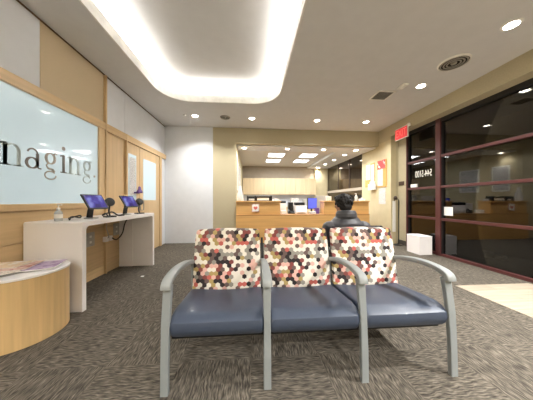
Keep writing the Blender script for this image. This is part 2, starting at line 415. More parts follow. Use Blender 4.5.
# double door
for i, (y0, y1, g0, g1, z0) in enumerate(((3.97, 4.42, 4.03, 4.29, 1.16), (4.43, 5.335, 4.56, 5.14, 1.16))):
    d = struct('door_%d' % (i+1), B(XL, XL+0.022, y0, y1, 0.012, 2.245, bev=0.003), M['maple'])
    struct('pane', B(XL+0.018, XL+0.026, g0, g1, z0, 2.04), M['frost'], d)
    hb = bmesh.new(); yy = y1-0.06 if i == 0 else y0+0.06
    tube(hb, [(XL+0.022, yy, 0.95), (XL+0.07, yy, 0.95), (XL+0.07, yy, 1.15), (XL+0.022, yy, 1.15)], 0.009)
    struct('door_handle', hb, M['steel'], d)
n_ = obj('notice', B(XL+0.027, XL+0.030, 4.06, 4.26, 1.25, 1.98), M['print']); tag(n_, 'tall white printed notice taped inside the narrow door pane', 'notice')
pm = bmesh.new(); lathe(pm, [(0.05, 0), (0.055, 0.03), (0.03, 0.07), (0.02, 0.12), (0.012, 0.13)], (XL+0.10, 4.27, 1.30)); box(pm, XL+0.03, XL+0.06, 4.2, 4.34, 1.29, 1.32)
tag(obj('dispenser', pm, M['purple'], smooth='auto'), 'small purple dispenser fixed on the narrow door beside the notice', 'dispenser')

# lettering "maging." as opaque serif strokes, tinted like the view through clear letters
def stroke(bm, pts, ws, x0, x1):
    """ribbon in the wall plane: pts (y,z), widths ws"""
    L_, R_ = [], []
    for i, p in enumerate(pts):
        a = Vector(pts[max(0, i-1)]); b = Vector(pts[min(len(pts)-1, i+1)]); d = (b-a).normalized(); n = Vector((-d.y, d.x))
        w_ = ws[i] if isinstance(ws, (list, tuple)) else ws
        L_.append(Vector(p)+n*w_/2); R_.append(Vector(p)-n*w_/2)
    t = bmesh.new()
    loft(t, [[Vector((x0, l.x, l.y)), Vector((x0, r.x, r.y)), Vector((x1, r.x, r.y)), Vector((x1, l.x, l.y))] for l, r in zip(L_, R_)])
    merge(bm, t)
def arc(cx, cy, rx, ry, a0, a1, n=20): return [(cx+rx*math.cos(R(a0+(a1-a0)*k/n)), cy+ry*math.sin(R(a0+(a1-a0)*k/n))) for k in range(n+1)]
def arcw(a0, a1, lo, hi, n=20): return [lo+(hi-lo)*abs(math.cos(R(a0+(a1-a0)*k/n))) for k in range(n+1)]
LX0, LX1 = XL+0.007, XL+0.0105; BZ = 1.49; XH = 0.215
def serif(bm, y, z, w=0.085): stroke(bm, [(y-w/2, z), (y+w/2, z)], 0.012, LX0, LX1)
def stem(bm, y, z0, z1, w=0.034, top=True):
    stroke(bm, [(y, z0), (y, z1)], w, LX0, LX1); serif(bm, y, z0+0.006)
    if top: stroke(bm, [(y-0.045, z1-0.014), (y+0.01, z1)], 0.016, LX0, LX1)
def L_i(y):
    bm = bmesh.new(); stem(bm, y, BZ, BZ+XH); stroke(bm, arc(y, BZ+XH+0.085, 0.012, 0.012, 0, 360), 0.024, LX0, LX1); return bm
def L_n(bm, y, w=0.12):
    stem(bm, y, BZ, BZ+XH); a = arc(y+w/2, BZ+XH-0.075, w/2, 0.07, 180, 0); stroke(bm, a, arcw(180, 0, 0.012, 0.034), LX0, LX1)
    stroke(bm, [(y+w, BZ+XH-0.075), (y+w, BZ)], 0.034, LX0, LX1); serif(bm, y+w, BZ+0.006); return bm
def L_m(y): return L_n(L_n(bmesh.new(), y, 0.115), y+0.115, 0.115)
def L_a(y):
    bm = bmesh.new(); stroke(bm, [(y+0.045, BZ+0.03), (y+0.045, BZ+XH-0.05)], 0.032, LX0, LX1)
    stroke(bm, arc(y-0.005, BZ+XH-0.055, 0.05, 0.05, 0, 165), 0.016, LX0, LX1)
    stroke(bm, arc(y-0.01, BZ+0.06, 0.055, 0.055, 0, 360), arcw(0, 360, 0.012, 0.03), LX0, LX1)
    stroke(bm, [(y+0.045, BZ+0.03), (y+0.055, BZ+0.01), (y+0.085, BZ+0.008)], 0.014, LX0, LX1); return bm
def L_g(y):
    bm = bmesh.new(); stroke(bm, arc(y, BZ+0.145, 0.052, 0.06, 0, 360), arcw(0, 360, 0.012, 0.032), LX0, LX1)
    stroke(bm, [(y-0.025, BZ+0.09), (y-0.05, BZ+0.06), (y-0.03, BZ+0.03), (y+0.03, BZ+0.015), (y+0.05, BZ-0.005)], [0.012, 0.016, 0.02, 0.028, 0.02], LX0, LX1)
    stroke(bm, arc(y, BZ-0.05, 0.066, 0.046, 40, 360), 0.014, LX0, LX1)
    stroke(bm, [(y+0.03, BZ+0.19), (y+0.055, BZ+0.212), (y+0.08, BZ+0.205)], 0.016, LX0, LX1); return bm
for bm_, mm in ((L_m(1.995), 'letter_pale'), (L_a(2.36), 'letter_dark'), (L_g(2.55), 'letter_mid'), (L_i(2.715), 'letter_dark'), (L_n(bmesh.new(), 2.81, 0.12), 'letter_pale'), (L_g(3.08), 'letter_pale')):
    struct('lettering', bm_, M[mm], wf)
bm_ = bmesh.new(); stroke(bm_, arc(3.215, BZ+0.015, 0.008, 0.008, 0, 360), 0.016, LX0, LX1); struct('lettering', bm_, M['letter_mid'], wf)

# ------------------------------------------------------------------ far wall, bulkhead, reception shell
XO = -0.41
wfar = struct('wall_far', B(XL-0.1, XO, YF, YF+0.14, 0, H+0.05), M['beige'])
struct('white_panel', B(XL+0.014, -1.04, YF-0.015, YF, 0.0, H-0.002), M['white_panel'], wfar, 'large blank white wall panel')
struct('bulkhead', B(XO, XG+0.05, YF, YF+0.14, ZR, H+0.05), M['beige'], wfar)
struct('ceiling_reception', B(XO, XR+0.02, YF+0.14, 10.0, ZR+0.06, ZR+0.11), M['ceil_r'])
struct('trim_7', B(XO+0.001, 2.72, YF+0.141, 6.42, ZR-0.03, ZR+0.06), M['ceil'], label='smooth soffit strip with a row of downlights')
struct('trim_8', B(2.72, XR-0.001, YF+0.141, 9.8, ZR-0.03, ZR+0.06), M['ceil'], label='smooth soffit strip running back along smoked glass')
struct('wall_reception_left', B(XO-0.12, XO, YF+0.14, 10.0, 0, ZR+0.11), M['cream'])
struct('wall_reception_back', B(XO, XR+0.1, 9.85, 10.0, 0, ZR+0.11), M['taupe'])
struct('wall_pillar', B(3.09, XR+0.0, 9.70, 9.849, 0, ZR-0.031), M['cream'])
wr = struct('wall_right', B(XR, XR+0.14, 5.18, 6.60, 0, ZR+0.05), M['cream'])
struct('upper_band', B(XR, XR+0.14, 5.18, YF, ZR+0.05, H+0.05), M['beige'], wr)
struct('upper_band', B(XR, XR+0.02, YB, 5.18, 2.86, H), M['beige'], wr)
struct('soffit', B(XR+0.02, XG+0.2, YB, 5.18, 2.86, H), M['beige'], wr)
struct('jamb', B(XR+0.14, XG+0.1, 5.18, 5.30, 0, H), M['beige'], wr)
struct('jamb', B(XG-0.02, XG+0.1, 4.90, 5.179, 0, 2.86), M['beige'], wr)
struct('baseboard_right', B(XG-0.03, XG-0.021, 4.90, 5.179, 0, 0.12), M['base'])
struct('wall_back', B(XL-0.1, XG+0.2, YB-0.1, YB, 0, H+0.05), M['beige'])
# smoked glass side of the reception
w3 = struct('window_3', B(XR+0.02, XR+0.03, 6.601, 9.699, 1.60, ZR-0.001), M['glass2'], label='smoked glass panel along the reception side')
struct('window_pane', B(XR+0.02, XR+0.03, 6.601, 9.699, 1.0, 1.50), M['glass2'], w3)
struct('window_rail', B(XR-0.02, XR+0.05, 6.601, 9.699, 1.50, 1.60), M['taupe'], w3)
for y in (7.5, 8.5): struct('window_mullion', B(XR, XR+0.05, y-0.02, y+0.02, 1.60, ZR-0.001), M['brown'], w3)
struct('lower_wall', B(XR, XR+0.1, 6.601, 9.699, 0, 1.0), M['taupe'], w3)
struct('wall_corridor_end', B(5.4, 5.5, YB, 10.0, -0.1, 3.2), M['outside'])
struct('ceiling_outside', B(XG+0.2, 5.6, YB, 10.0, 2.95, 3.0), M['outside'])

# storefront glazing
st = struct('window_2', B(XG+0.03, XG+0.045, 4.07, 4.86, 0.05, 2.80), M['glass'], label='storefront glazing with dark red mullions')
struct('window_pane', B(XG+0.03, XG+0.045, 1.72, 3.96, 0.05, 2.80), M['glass'], st)
struct('window_pane', B(XG+0.03, XG+0.045, -0.60, 1.62, 0.05, 2.80), M['glass'], st)
struct('window_pane', B(XG+0.03, XG+0.045, YB, -0.70, 0.05, 2.80), M['glass'], st)
for y0, y1 in ((4.86, 4.90), (3.96, 4.07), (1.62, 1.72), (-0.70, -0.60)):
    struct('mullion', B(XG-0.03, XG+0.06, y0, y1, 0, 2.86, bev=0.003), M['frame'], st)
for y0, y1 in ((4.07, 4.86), (1.72, 3.96), (-0.60, 1.62), (YB, -0.70)):
    for z0, z1 in ((2.05, 2.10), (1.41, 1.46), (0.735, 0.785), (0.0, 0.05)):
        struct('rail', B(XG-0.02, XG+0.055, y0, y1, z0, z1, bev=0.003), M['frame'], st)
    struct('rail', B(XG-0.02, XG+0.055, y0, y1, 2.78, 2.86), M['gasket'], st)
    struct('gasket', B(XG-0.005, XG+0.05, y0, y0+0.025, 0.05, 2.78), M['gasket'], st)
    struct('gasket', B(XG-0.005, XG+0.05, y1-0.02, y1, 0.05, 2.78), M['gasket'], st)
# phone number, applied outside and so read backwards from in here
tb = text_bm('544-5100', 0.215, 0.001)
for v in tb.verts: v.co = Vector((XG+0.025+v.co.z*0.5, 4.44+v.co.x*0.56, 1.765+v.co.y))
# reading from outside (+X looking -X) runs towards +Y: seen backwards from inside
struct('lettering', tb, M['letter_w'], st)
tag(obj('label_strip', B(XG-0.002, XG+0.0285, 4.60, 4.78, 1.47, 1.545), M['paper']), 'small white label strip on glass under the phone number', 'label')
tag(obj('paper_note', B(XG+0.024, XG+0.029, 3.745, 3.93, 0.845, 1.02), M['paper']), 'square white paper note taped on the glass beside the mullion', 'note')

# exit sign
ex = thing('exit_sign', 'red exit sign hanging from the right wall above the entrance', 'sign', (3.64, 4.70, 2.63))
obj('housing', B(3.625, 3.655, 4.50, 4.92, 2.64, 2.93, bev=0.006), M['trimw'], ex)
obj('face', B(3.620, 3.626, 4.515, 4.905, 2.655, 2.905), M['red'], ex)
t_ = text_bm('EXIT', 0.235, 0.001)
for v in t_.verts: v.co = Vector((3.6185, 4.71-v.co.x*0.72, 2.78+v.co.y))
obj('lettering', t_, M['pale'], ex)
obj('bracket', B(3.655, 3.699, 4.50, 4.55, 2.89, 2.96), M['trimw'], ex)

# pinned papers on the right wall
def yR(px): return (XR*205.6/(px-251)-0.277)/0.997
def zR(px, py): return CZ+(200.5-py)/205*(XR*205.6/(px-251))
def wallpaper(name, px0, px1, py0, py1, m, label, cat, off, th=0.006, group=None):
    pc = (px0+px1)/2; y0, y1 = sorted((yR(px0), yR(px1))); z0, z1 = sorted((zR(pc, py0), zR(pc, py1)))
    o = obj(name, B(XR-off-th, XR-off, y0, y1, z0, z1), M[m]); return tag(o, label, cat, group)
wallpaper('cork_board', 365.5, 375, 164, 187, 'cork', 'cork board nearer the reception opening on the cream wall', 'board', 0.0, 0.015)
wallpaper('cork_board', 377.5, 387, 160, 187, 'cork', 'cork board nearer the entrance under the red poster', 'board', 0.0, 0.015)
wallpaper('notice', 366.2, 370.8, 165, 180, 'print', 'white printed notice at the left edge of the left cork board', 'notice', 0.015, 0.004)
wallpaper('notice', 371.2, 374.7, 164.5, 184, 'print', 'tall pale notice at right edge of the left cork board', 'notice', 0.015, 0.004)
wallpaper('poster', 378, 385.8, 160.3, 169, 'printr', 'red and white poster at top of the right cork board', 'poster', 0.015, 0.004)
wallpaper('notice', 378, 383.4, 169.5, 186, 'print', 'white printed sheet below the red poster', 'notice', 0.015, 0.004)
wallpaper('notice', 379, 385.5, 188, 204, 'print', 'white sheet taped to the wall below the right cork board', 'notice', 0.0, 0.004)
y0, y1 = yR(376.5), yR(371); bm = bmesh.new()
box(bm, XR-0.10, XR-0.0155, y0, y1, zR(374, 190), zR(374, 184), bev=0.004); box(bm, XR-0.06, XR-0.0155, y0+0.05, y1-0.03, zR(374, 184), zR(374, 181.5), bev=0.004)
tag(obj('glove_box', bm, M['paper']), 'small white holder fixed between the two cork boards', 'holder')

# plaque, hook strip and pole by the jamb
tag(obj('plaque', B(XG-0.034, XG-0.021, 4.965, 5.15, 1.545, 1.645, bev=0.004), M['brown']), 'small brown room plaque on the jamb beside the entrance', 'plaque')
hs = thing('paper_roll', 'long white strip hanging from a brown hook beside the entrance', 'strip', (3.80, 5.16, 0.35))
obj('strip', B(3.74, 3.82, 5.160, 5.175, 0.32, 1.14, bev=0.003), M['paper'], hs)
bm = bmesh.new(); lathe(bm, [(0.03, -0.03), (0.045, 0), (0.045, 0.04), (0.02, 0.07)], (3.80, 5.14, 1.20)); box(bm, 3.79, 3.81, 5.14, 5.179, 1.20, 1.22); box(bm, 3.775, 3.785, 5.15, 5.17, 1.13, 1.2)
obj('hook', bm, M['brown'], hs, smooth='auto')
ps = thing('pole_stand', 'thin black floor pole stand in front of the jamb beside entrance', 'stand', (3.79, 5.04, 0))
obj('pole', tube(bmesh.new(), [(3.80, 5.02, 0.02), (3.80, 5.02, 1.16)], 0.012), M['black'], ps)
obj('base', lathe(bmesh.new(), [(0.11, 0), (0.11, 0.012), (0.03, 0.025), (0.014, 0.04)], (3.79, 5.04, 0)), M['black'], ps, smooth='auto')
obj('hook', tube(bmesh.new(), [(3.80, 5.02, 1.16), (3.78, 5.03, 1.19), (3.75, 5.04, 1.17)], 0.008), M['black'], ps)

# white box on the floor
wb = thing('white_box', 'white cube box standing on the carpet by the storefront glass', 'box', (3.68, 4.24, 0))
obj('body', B(3.54, 3.82, 4.06, 4.42, 0, 0.385, bev=0.004), M['white'], wb)
obj('lid', B(3.537, 3.823, 4.057, 4.423, 0.375, 0.392, bev=0.003), M['white'], wb)
bm = bmesh.new(); ell(bm, (4.72, 3.82, 0.06), (0.20, 0.15, 0.075)); ell(bm, (4.85, 3.62, 0.03), (0.09, 0.10, 0.04))
for v in bm.verts: v.co += noise.noise_vector(v.co*9)*0.04; v.co.z = max(v.co.z, 0.0)
tag(obj('cloth', bm, M['cloth'], smooth=True), 'pale crumpled cloth lying on the floor outside the glass', 'cloth')

# ------------------------------------------------------------------ ceiling fittings
def spot(x, y, z, e, r=0.06):
    L = bpy.data.lights.new('downlight', 'AREA'); L.shape = 'DISK'; L.size = r*2; L.energy = e; L.color = (1.0, 0.98, 0.945); L.spread = R(125)
    o = bpy.data.objects.new('lamp', L); COL.objects.link(o); return o
def downlight(x, y, z, label, e, group, r=0.065):
    t = thing('downlight', label, 'ceiling light', (x, y, z), group=group)
    bm = loft(bmesh.new(), [[Vector((rr*math.cos(2*PI*k/28), rr*math.sin(2*PI*k/28), zz)) for k in range(28)] for rr, zz in ((r, -0.004), (r+0.022, -0.006), (r+0.026, 0.0), (r, 0.0))], closed=True)
    obj('trim_ring', bm, M['trimw'], t, local=True, smooth='auto')
    obj('lens', lathe(bmesh.new(), [(r*0.2, -0.005), (r, -0.003), (r, 0.0)]), M['lamp'], t, local=True)
    o = spot(x, y, z, e, r); o.parent = t; o.location = (0, 0, -0.012); return t
E1 = 15
g1 = 'recessed downlights in the waiting room ceiling'
downlight(-1.32, 4.96, H, 'recessed downlight above the blank white wall panel', E1, g1)
downlight(0.02, 5.01, H, 'recessed downlight just right of the round ceiling speaker', E1, g1)
downlight(1.645, 5.02, H, 'recessed downlight above the middle of the bulkhead', E1, g1)
downlight(2.92, 5.02, H, 'recessed downlight nearest the corner of bulkhead and right wall', E1, g1)
downlight(2.96, 3.37, H, 'recessed downlight between square vent and round air diffuser', E1, g1)
downlight(2.96, 2.12, H, 'recessed downlight nearest the camera at top right', E1, g1)
for x, y in ((2.96, 0.6), (2.96, -1.0), (-1.2, -1.9), (1.2, -1.9)):
    downlight(x, y, H, 'unseen downlight added behind the camera, boosted as fill light', 70, 'unseen fill downlights added behind the camera')  # out of view, added and boosted to fill the room with light
g2 = 'recessed downlights in the reception soffit'
for x, y, s in ((-0.20, 6.1, 'leftmost recessed downlight in the row above the reception counter'), (1.09, 6.1, 'recessed downlight over the counter, second from the left'), (2.20, 6.1, 'recessed downlight over the counter, third from the left'),
                (3.22, 6.1, 'recessed downlight at the right end of the row over the counter'), (3.18, 6.76, 'recessed downlight beside the smoked glass, nearest the counter row'), (3.17, 7.64, 'second recessed downlight back along the smoked glass'),
                (3.17, 8.58, 'third recessed downlight back along the smoked glass'), (3.16, 9.5, 'farthest recessed downlight, just before the pillar')):
    downlight(x, y, ZR-0.03, s, 5, g2)
for x0, y0, s in ((0.60, 7.0, 'square fluorescent panel at front left of the reception ceiling'), (1.76, 7.0, 'square fluorescent panel at front right of the reception ceiling'), (0.60, 8.05, 'square fluorescent panel at back left of the reception ceiling'), (1.76, 8.05, 'square fluorescent panel at back right of the reception ceiling')):
    t = thing('ceiling_panel_light', s, 'ceiling light', (x0+0.3, y0+0.32, ZR+0.04), group='fluorescent panels in the reception ceiling')
    fr = bmesh.new()
    for a in ((x0, x0+0.6, y0, y0+0.02), (x0, x0+0.6, y0+0.62, y0+0.64), (x0, x0+0.02, y0+0.02, y0+0.62), (x0+0.58, x0+0.6, y0+0.02, y0+0.62), (x0+0.29, x0+0.31, y0+0.02, y0+0.62)): box(fr, *a, ZR+0.042, ZR+0.06)
    obj('frame', fr, M['trimw'], t); obj('diffuser', B(x0+0.02, x0+0.58, y0+0.02, y0+0.62, ZR+0.050, ZR+0.059), M['trof'], t)
    L = bpy.data.lights.new('panel', 'AREA'); L.shape = 'SQUARE'; L.size = 0.54; L.energy = 14; L.color = (0.95, 0.98, 1)
    o = bpy.data.objects.new('lamp', L); COL.objects.link(o); o.parent = t; o.location = (0, 0, -0.005)
# round diffuser, round speaker, square vent, sensor
def ring_vent(x, y, r, label, cat, name):
    t = thing(name, label, cat, (x, y, H-0.02))
    obj('flange', loft(bmesh.new(), [[Vector((rr*math.cos(2*PI*k/40), rr*math.sin(2*PI*k/40), zz)) for k in range(40)] for rr, zz in ((r*0.9, 0.0), (r, 0.012), (r, 0.02), (r*0.9, 0.02))], closed=True), M['trimw' if r > 0.15 else 'louv'], t, local=True, smooth='auto')
    obj('backing', lathe(bmesh.new(), [(r*0.92, 0.017), (r*0.92, 0.02)], n=32), M['void'], t, local=True)
    for q in (0.75, 0.55, 0.36):
        obj('louvre_ring', loft(bmesh.new(), [[Vector((rr*math.cos(2*PI*k/36), rr*math.sin(2*PI*k/36), zz)) for k in range(36)] for rr, zz in ((r*q, 0.0), (r*(q+0.10), 0.0), (r*(q+0.10), 0.004), (r*q, 0.004))], closed=True), M['louv'], t, local=True, smooth='auto')
    obj('hub', lathe(bmesh.new(), [(r*0.16, -0.004), (r*0.2, 0.014)]), M['louv'], t, local=True, smooth='auto')
ring_vent(2.93, 2.76, 0.19, 'round louvred air diffuser in the ceiling at right', 'air vent', 'air_diffuser')
ring_vent(-0.62, 4.98, 0.12, 'round dark ceiling speaker between two far downlights', 'speaker', 'ceiling_speaker')
t = thing('air_vent', 'square dark return air vent with white frame in ceiling', 'air vent', (2.48, 3.72, H-0.015))
fr = bmesh.new(); s_ = 0.17
for a in ((-s_, s_, -s_, -s_+0.03), (-s_, s_, s_-0.03, s_), (-s_, -s_+0.03, -s_+0.03, s_-0.03), (s_-0.03, s_, -s_+0.03, s_-0.03)): box(fr, *a, 0, 0.015)
obj('frame', fr, M['trimw'], t, local=True); obj('backing', B(-s_+0.03, s_-0.03, -s_+0.03, s_-0.03, 0.011, 0.0149), M['void'], t, local=True)
gr = bmesh.new()
for k in range(9): box(gr, -s_+0.03, s_-0.03, -0.128+k*0.032, -0.118+k*0.032, 0.004, 0.011)
obj('grille', gr, M['louv'], t, local=True)
bm = bmesh.new(); box(bm, -0.05, 0.05, -0.09, 0.09, -0.03, 0, bev=0.008); lathe(bm, [(0.018, -0.045), (0.03, -0.03)], (0, 0.02, 0))
tag(obj('motion_sensor', bm, M['trimw'], local=True, loc=(2.63, 3.38, H)), 'small boxy white sensor on the ceiling beside square vent', 'sensor')
tag(obj('sprinkler', lathe(bmesh.new(), [(0.018, -0.03), (0.02, -0.02), (0.04, -0.004), (0.04, 0)]), M['trimw'], local=True, loc=(-1.55, 4.92, H), smooth='auto'), 'tiny white sprinkler head beside the far left downlight', 'sprinkler')

# ------------------------------------------------------------------ white waterfall console with kiosk tablets
BX0, BX1, BY0, BY1, BH, BT = XL+0.025, -1.735, 2.25, 3.82, 0.93, 0.05
con = thing('console_table', 'white waterfall console table standing against the wooden wall', 'table', ((BX0+BX1)/2, (BY0+BY1)/2, 0))
def yz_poly(bm, poly, x0, x1):
    return loft(bm, [[Vector((x0, y, z)) for y, z in poly], [Vector((x1, y, z)) for y, z in poly]])
rr = 0.045
def arc2(cy, cz, r, a0, a1, n=6): return [(cy+r*math.cos(R(a0+(a1-a0)*k/n)), cz+r*math.sin(R(a0+(a1-a0)*k/n))) for k in range(n+1)]
top = arc2(BY0+0.02, BH-0.02, 0.02, 180, 90)+arc2(BY1-0.02, BH-0.02, 0.02, 90, 0)+[(BY1, BH-0.1), (BY1-BT, BH-0.1)]+arc2(BY1-BT-rr, BH-BT-rr, rr, 0, 90)+arc2(BY0+BT+rr, BH-BT-rr, rr, 90, 180)+[(BY0+BT, BH-0.1), (BY0, BH-0.1)]
t_ = yz_poly(bmesh.new(), top, BX0, BX1)
obj('tabletop', t_, M['white'], con)
obj('leg', B(BX0, BX1, BY0, BY0+BT, 0, BH-0.1), M['white'], con, label='near slab leg')
obj('leg', B(BX0, BX1, BY1-BT, BY1, 0, BH-0.1), M['white'], con, label='far slab leg')
obj('cable_cover', B(BX0, BX0+0.22, BY1-BT-0.012, BY1-BT-0.0005, 0.0, BH-0.12), M['white'], con)

def kiosk(x, y, rotz, label, sc=1.0):
    t = thing('tablet', label, 'tablet', (x, y, BH), rotz, 'check-in tablets on the white console')
    # local: screen faces -y, tilted back
    tilt = Matrix.Translation((0, 0.0, 0.205)) @ Matrix.Rotation(R(-33), 4, 'X')
    obj('body', box(bmesh.new(), -0.135, 0.135, -0.006, 0.012, -0.105, 0.105, bev=0.006, mtx=tilt), M['dark'], t, local=True)
    obj('screen', box(bmesh.new(), -0.116, 0.116, -0.0075, -0.006, -0.088, 0.088, mtx=tilt), M['screen'], t, local=True)
    bm = bmesh.new(); sweep(bm, [(-0.02, 0.06, 0.015), (-0.02, 0.045, 0.10), (-0.02, 0.02, 0.17)], 0.07, 0.022)
    obj('stand', bm, M['dark'], t, local=True)
    obj('base', lathe(bmesh.new(), [(0.07, 0), (0.072, 0.008), (0.06, 0.014), (0.02, 0.018)], (-0.01, 0.045, 0)), M['steel'], t, local=True, smooth='auto')
    return t
def reader(x, y, rotz, label):
    t = thing('card_reader', label, 'card reader', (x, y, BH), rotz, 'card readers on the white console')
    bm = bmesh.new(); m = Matrix.Translation((0, 0, 0.20)) @ Matrix.Rotation(R(70), 4, 'X')
    lathe(bm, [(0.03, -0.022), (0.055, -0.016), (0.06, 0.0), (0.055, 0.016), (0.03, 0.02)], mtx=m)
    obj('head', bm, M['dark'], t, local=True, smooth='auto')
    obj('arm', tube(bmesh.new(), [(0, 0.0, 0.012), (0, 0.02, 0.08), (0, 0.005, 0.16)], 0.011), M['dark'], t, local=True)
    obj('base', box(bmesh.new(), -0.06, 0.06, -0.045, 0.045, 0, 0.018, bev=0.006), M['dark'], t, local=True)
    return t
kiosk(-1.90, 2.66, R(80), 'larger looking tablet nearer the camera on the console, tilted, purple screen')
kiosk(-1.90, 3.36, R(80), 'farther tablet at the door end of the console, tilted, purple screen')
reader(-1.86, 2.855, R(65), 'round black reader right of the nearer tablet')
reader(-1.85, 3.555, R(65), 'round black reader at the far end of the console')
def cable(pts, label, r=0.005, m='dark'):
    o = obj('cable', tube(bmesh.new(), smooth_path(pts), r, 8), M[m], smooth=True); tag(o, label, 'cable'); return o
def smooth_path(p, n=6):
    p = [Vector(q) for q in p]; out = []
    for i in range(len(p)-1):
        a = p[max(0, i-1)]; b = p[i]; c_ = p[i+1]; d = p[min(len(p)-1, i+2)]
        for k in range(n):
            u = k/n; out.append(0.5*((2*b)+(c_-a)*u+(2*a-5*b+4*c_-d)*u*u+(3*b-a-3*c_+d)*u**3))
    out.append(p[-1]); return out
cable([(-2.0, 2.42, BH+0.006), (-2.04, 2.50, BH+0.035), (-2.0, 2.56, BH+0.02), (-2.05, 2.62, BH+0.04), (-2.12, 2.55, BH+0.01)], 'loose black cable coil on the console left of nearer tablet', 0.008)
cable([(-1.86, 2.82, BH+0.013), (-1.92, 2.87, BH+0.05), (-2.0, 2.93, BH+0.02), (-1.95, 3.03, BH+0.06), (-1.88, 3.05, BH+0.013), (-1.82, 3.1, BH+0.013)], 'black cables heaped on the console between the two tablets', 0.010)
cable([(XL+0.075, 3.50, 0.545), (-2.2, 3.54, 0.51), (-2.16, 3.62, 0.60), (-2.12, 3.62, 0.76), (-2.05, 3.60, 0.872)], 'thick black cable drooping under the console', 0.009)
cable([(XL+0.075, 3.40, 0.56), (-2.22, 3.38, 0.60), (-2.24, 3.36, 0.74), (-2.2, 3.34, 0.872)], 'thin grey cable under the console beside the outlet', 0.006, 'plate')
for y0, y1, z0, z1, s in ((3.04, 3.20, 0.49, 0.69, 'wide grey wall plate under the near half of the console'), (3.62, 3.76, 0.56, 0.76, 'narrow wall plate behind the cables near the far slab leg')):
    t = thing('wall_outlet', s, 'outlet', (XL+0.02, (y0+y1)/2, z0)); obj('plate', B(XL+0.014, XL+0.024, y0, y1, z0, z1, bev=0.003), M['plate'], t)
    for k in (0.3, 0.7): obj('socket', B(XL+0.024, XL+0.028, (y0+y1)/2-0.02, (y0+y1)/2+0.02, z0+(z1-z0)*k-0.015, z0+(z1-z0)*k+0.015, bev=0.003), M['trimw'], t)
for y, s in ((3.40, 'white power adapter plugged low under the console'), (3.50, 'white power adapter right of the other one under the console')):
    bm = B(XL+0.014, XL+0.065, y-0.025, y+0.035, 0.50, 0.58, bev=0.006)
    tag(obj('power_adapter', bm, M['white']), s, 'adapter', 'power adapters under the console')
# sanitiser bottle
sb = thing('sanitizer_bottle', 'clear pump bottle of hand sanitizer on the near end of console', 'bottle', (-2.06, 2.36, BH))
obj('bottle', lathe(bmesh.new(), [(0.030, 0), (0.034, 0.006), (0.034, 0.085), (0.026, 0.105), (0.013, 0.115), (0.013, 0.125)]), M['gel'], sb, local=True, smooth='auto')
obj('label', lathe(bmesh.new(), [(0.0345, 0.03), (0.0345, 0.075)]), M['paper'], sb, local=True, smooth='auto')
bm = bmesh.new(); lathe(bm, [(0.016, 0.125), (0.016, 0.14), (0.006, 0.142), (0.005, 0.165), (0.012, 0.167), (0.012, 0.178)]); box(bm, 0, 0.035, -0.006, 0.006, 0.168, 0.178, bev=0.002)
obj('pump', bm, M['trimw'], sb, local=True, smooth='auto')
tag(obj('paper_scrap', B(-1.66, -1.62, 3.22, 3.25, 0.0, 0.006, bev=0.002), M['paper']), 'tiny white scrap lying on the carpet beside the console', 'scrap')

# ------------------------------------------------------------------ drum table and magazines
DX, DY, DR, DZ = -1.99, 1.925, 0.31, 0.555
dt = thing('drum_table', 'round maple drum side table with a white top at left edge', 'table', (DX, DY, 0))
obj('drum', lathe(bmesh.new(), [(DR-0.01, 0), (DR, 0.004), (DR, DZ-0.022), (DR-0.005, DZ-0.021)], n=64), M['drum'], dt, local=True, smooth='auto')
obj('tabletop', lathe(bmesh.new(), [(DR-0.004, DZ-0.021), (DR+0.004, DZ-0.019), (DR+0.006, DZ-0.004), (DR+0.002, DZ)], n=64), M['white'], dt, local=True, smooth='auto')
def magazine(x, y, z, rot, m, label, w=0.21, l=0.275, th=0.006, curl=0.0):
    t = thing('magazine', label, 'magazine', (x, y, z), rot, 'magazines on the drum table')
    def sheet(z0, z1, inset):
        rings = []
        n = 12
        for i in range(n+1):
            u = i/n; xx = -w/2+inset+(w-2*inset)*u; zz = curl*max(0, (u-0.55))**2*4
            rings.append([Vector((xx, -l/2+inset, z0+zz)), Vector((xx, l/2-inset, z0+zz)), Vector((xx, l/2-inset, z1+zz)), Vector((xx, -l/2+inset, z1+zz))])
        return loft(bmesh.new(), rings)
    obj('pages', sheet(0, th, 0.002), M['paper'], t, local=True)
    obj('cover', sheet(th, th+0.0012, 0), M[m], t, local=True)
    return t
zt = DZ
mg = [(-2.05, 1.86, 0.0, 80, 'mag4', 'dark magazine at the bottom of the pile on the drum table', 0.006, 0),
      (-1.835, 1.985, 0.0075, 22, 'mag1', 'lilac covered magazine at the console side of the drum table', 0.010, 0.008),
      (-2.03, 1.78, 0.0195, 62, 'mag2', 'open white newsprint sheet lying near the front of the drum table', 0.003, 0),
      (-2.0, 1.93, 0.0240, 20, 'mag3', 'pink covered magazine lying in the middle of the drum table', 0.005, 0),
      (-2.12, 1.95, 0.0305, 100, 'mag5', 'orange and white magazine by the wall on the drum table', 0.005, 0)]
for x, y, dz, a, m, s, th, cu in mg: magazine(x, y, zt+dz, R(a), m, s, th=th, curl=cu)

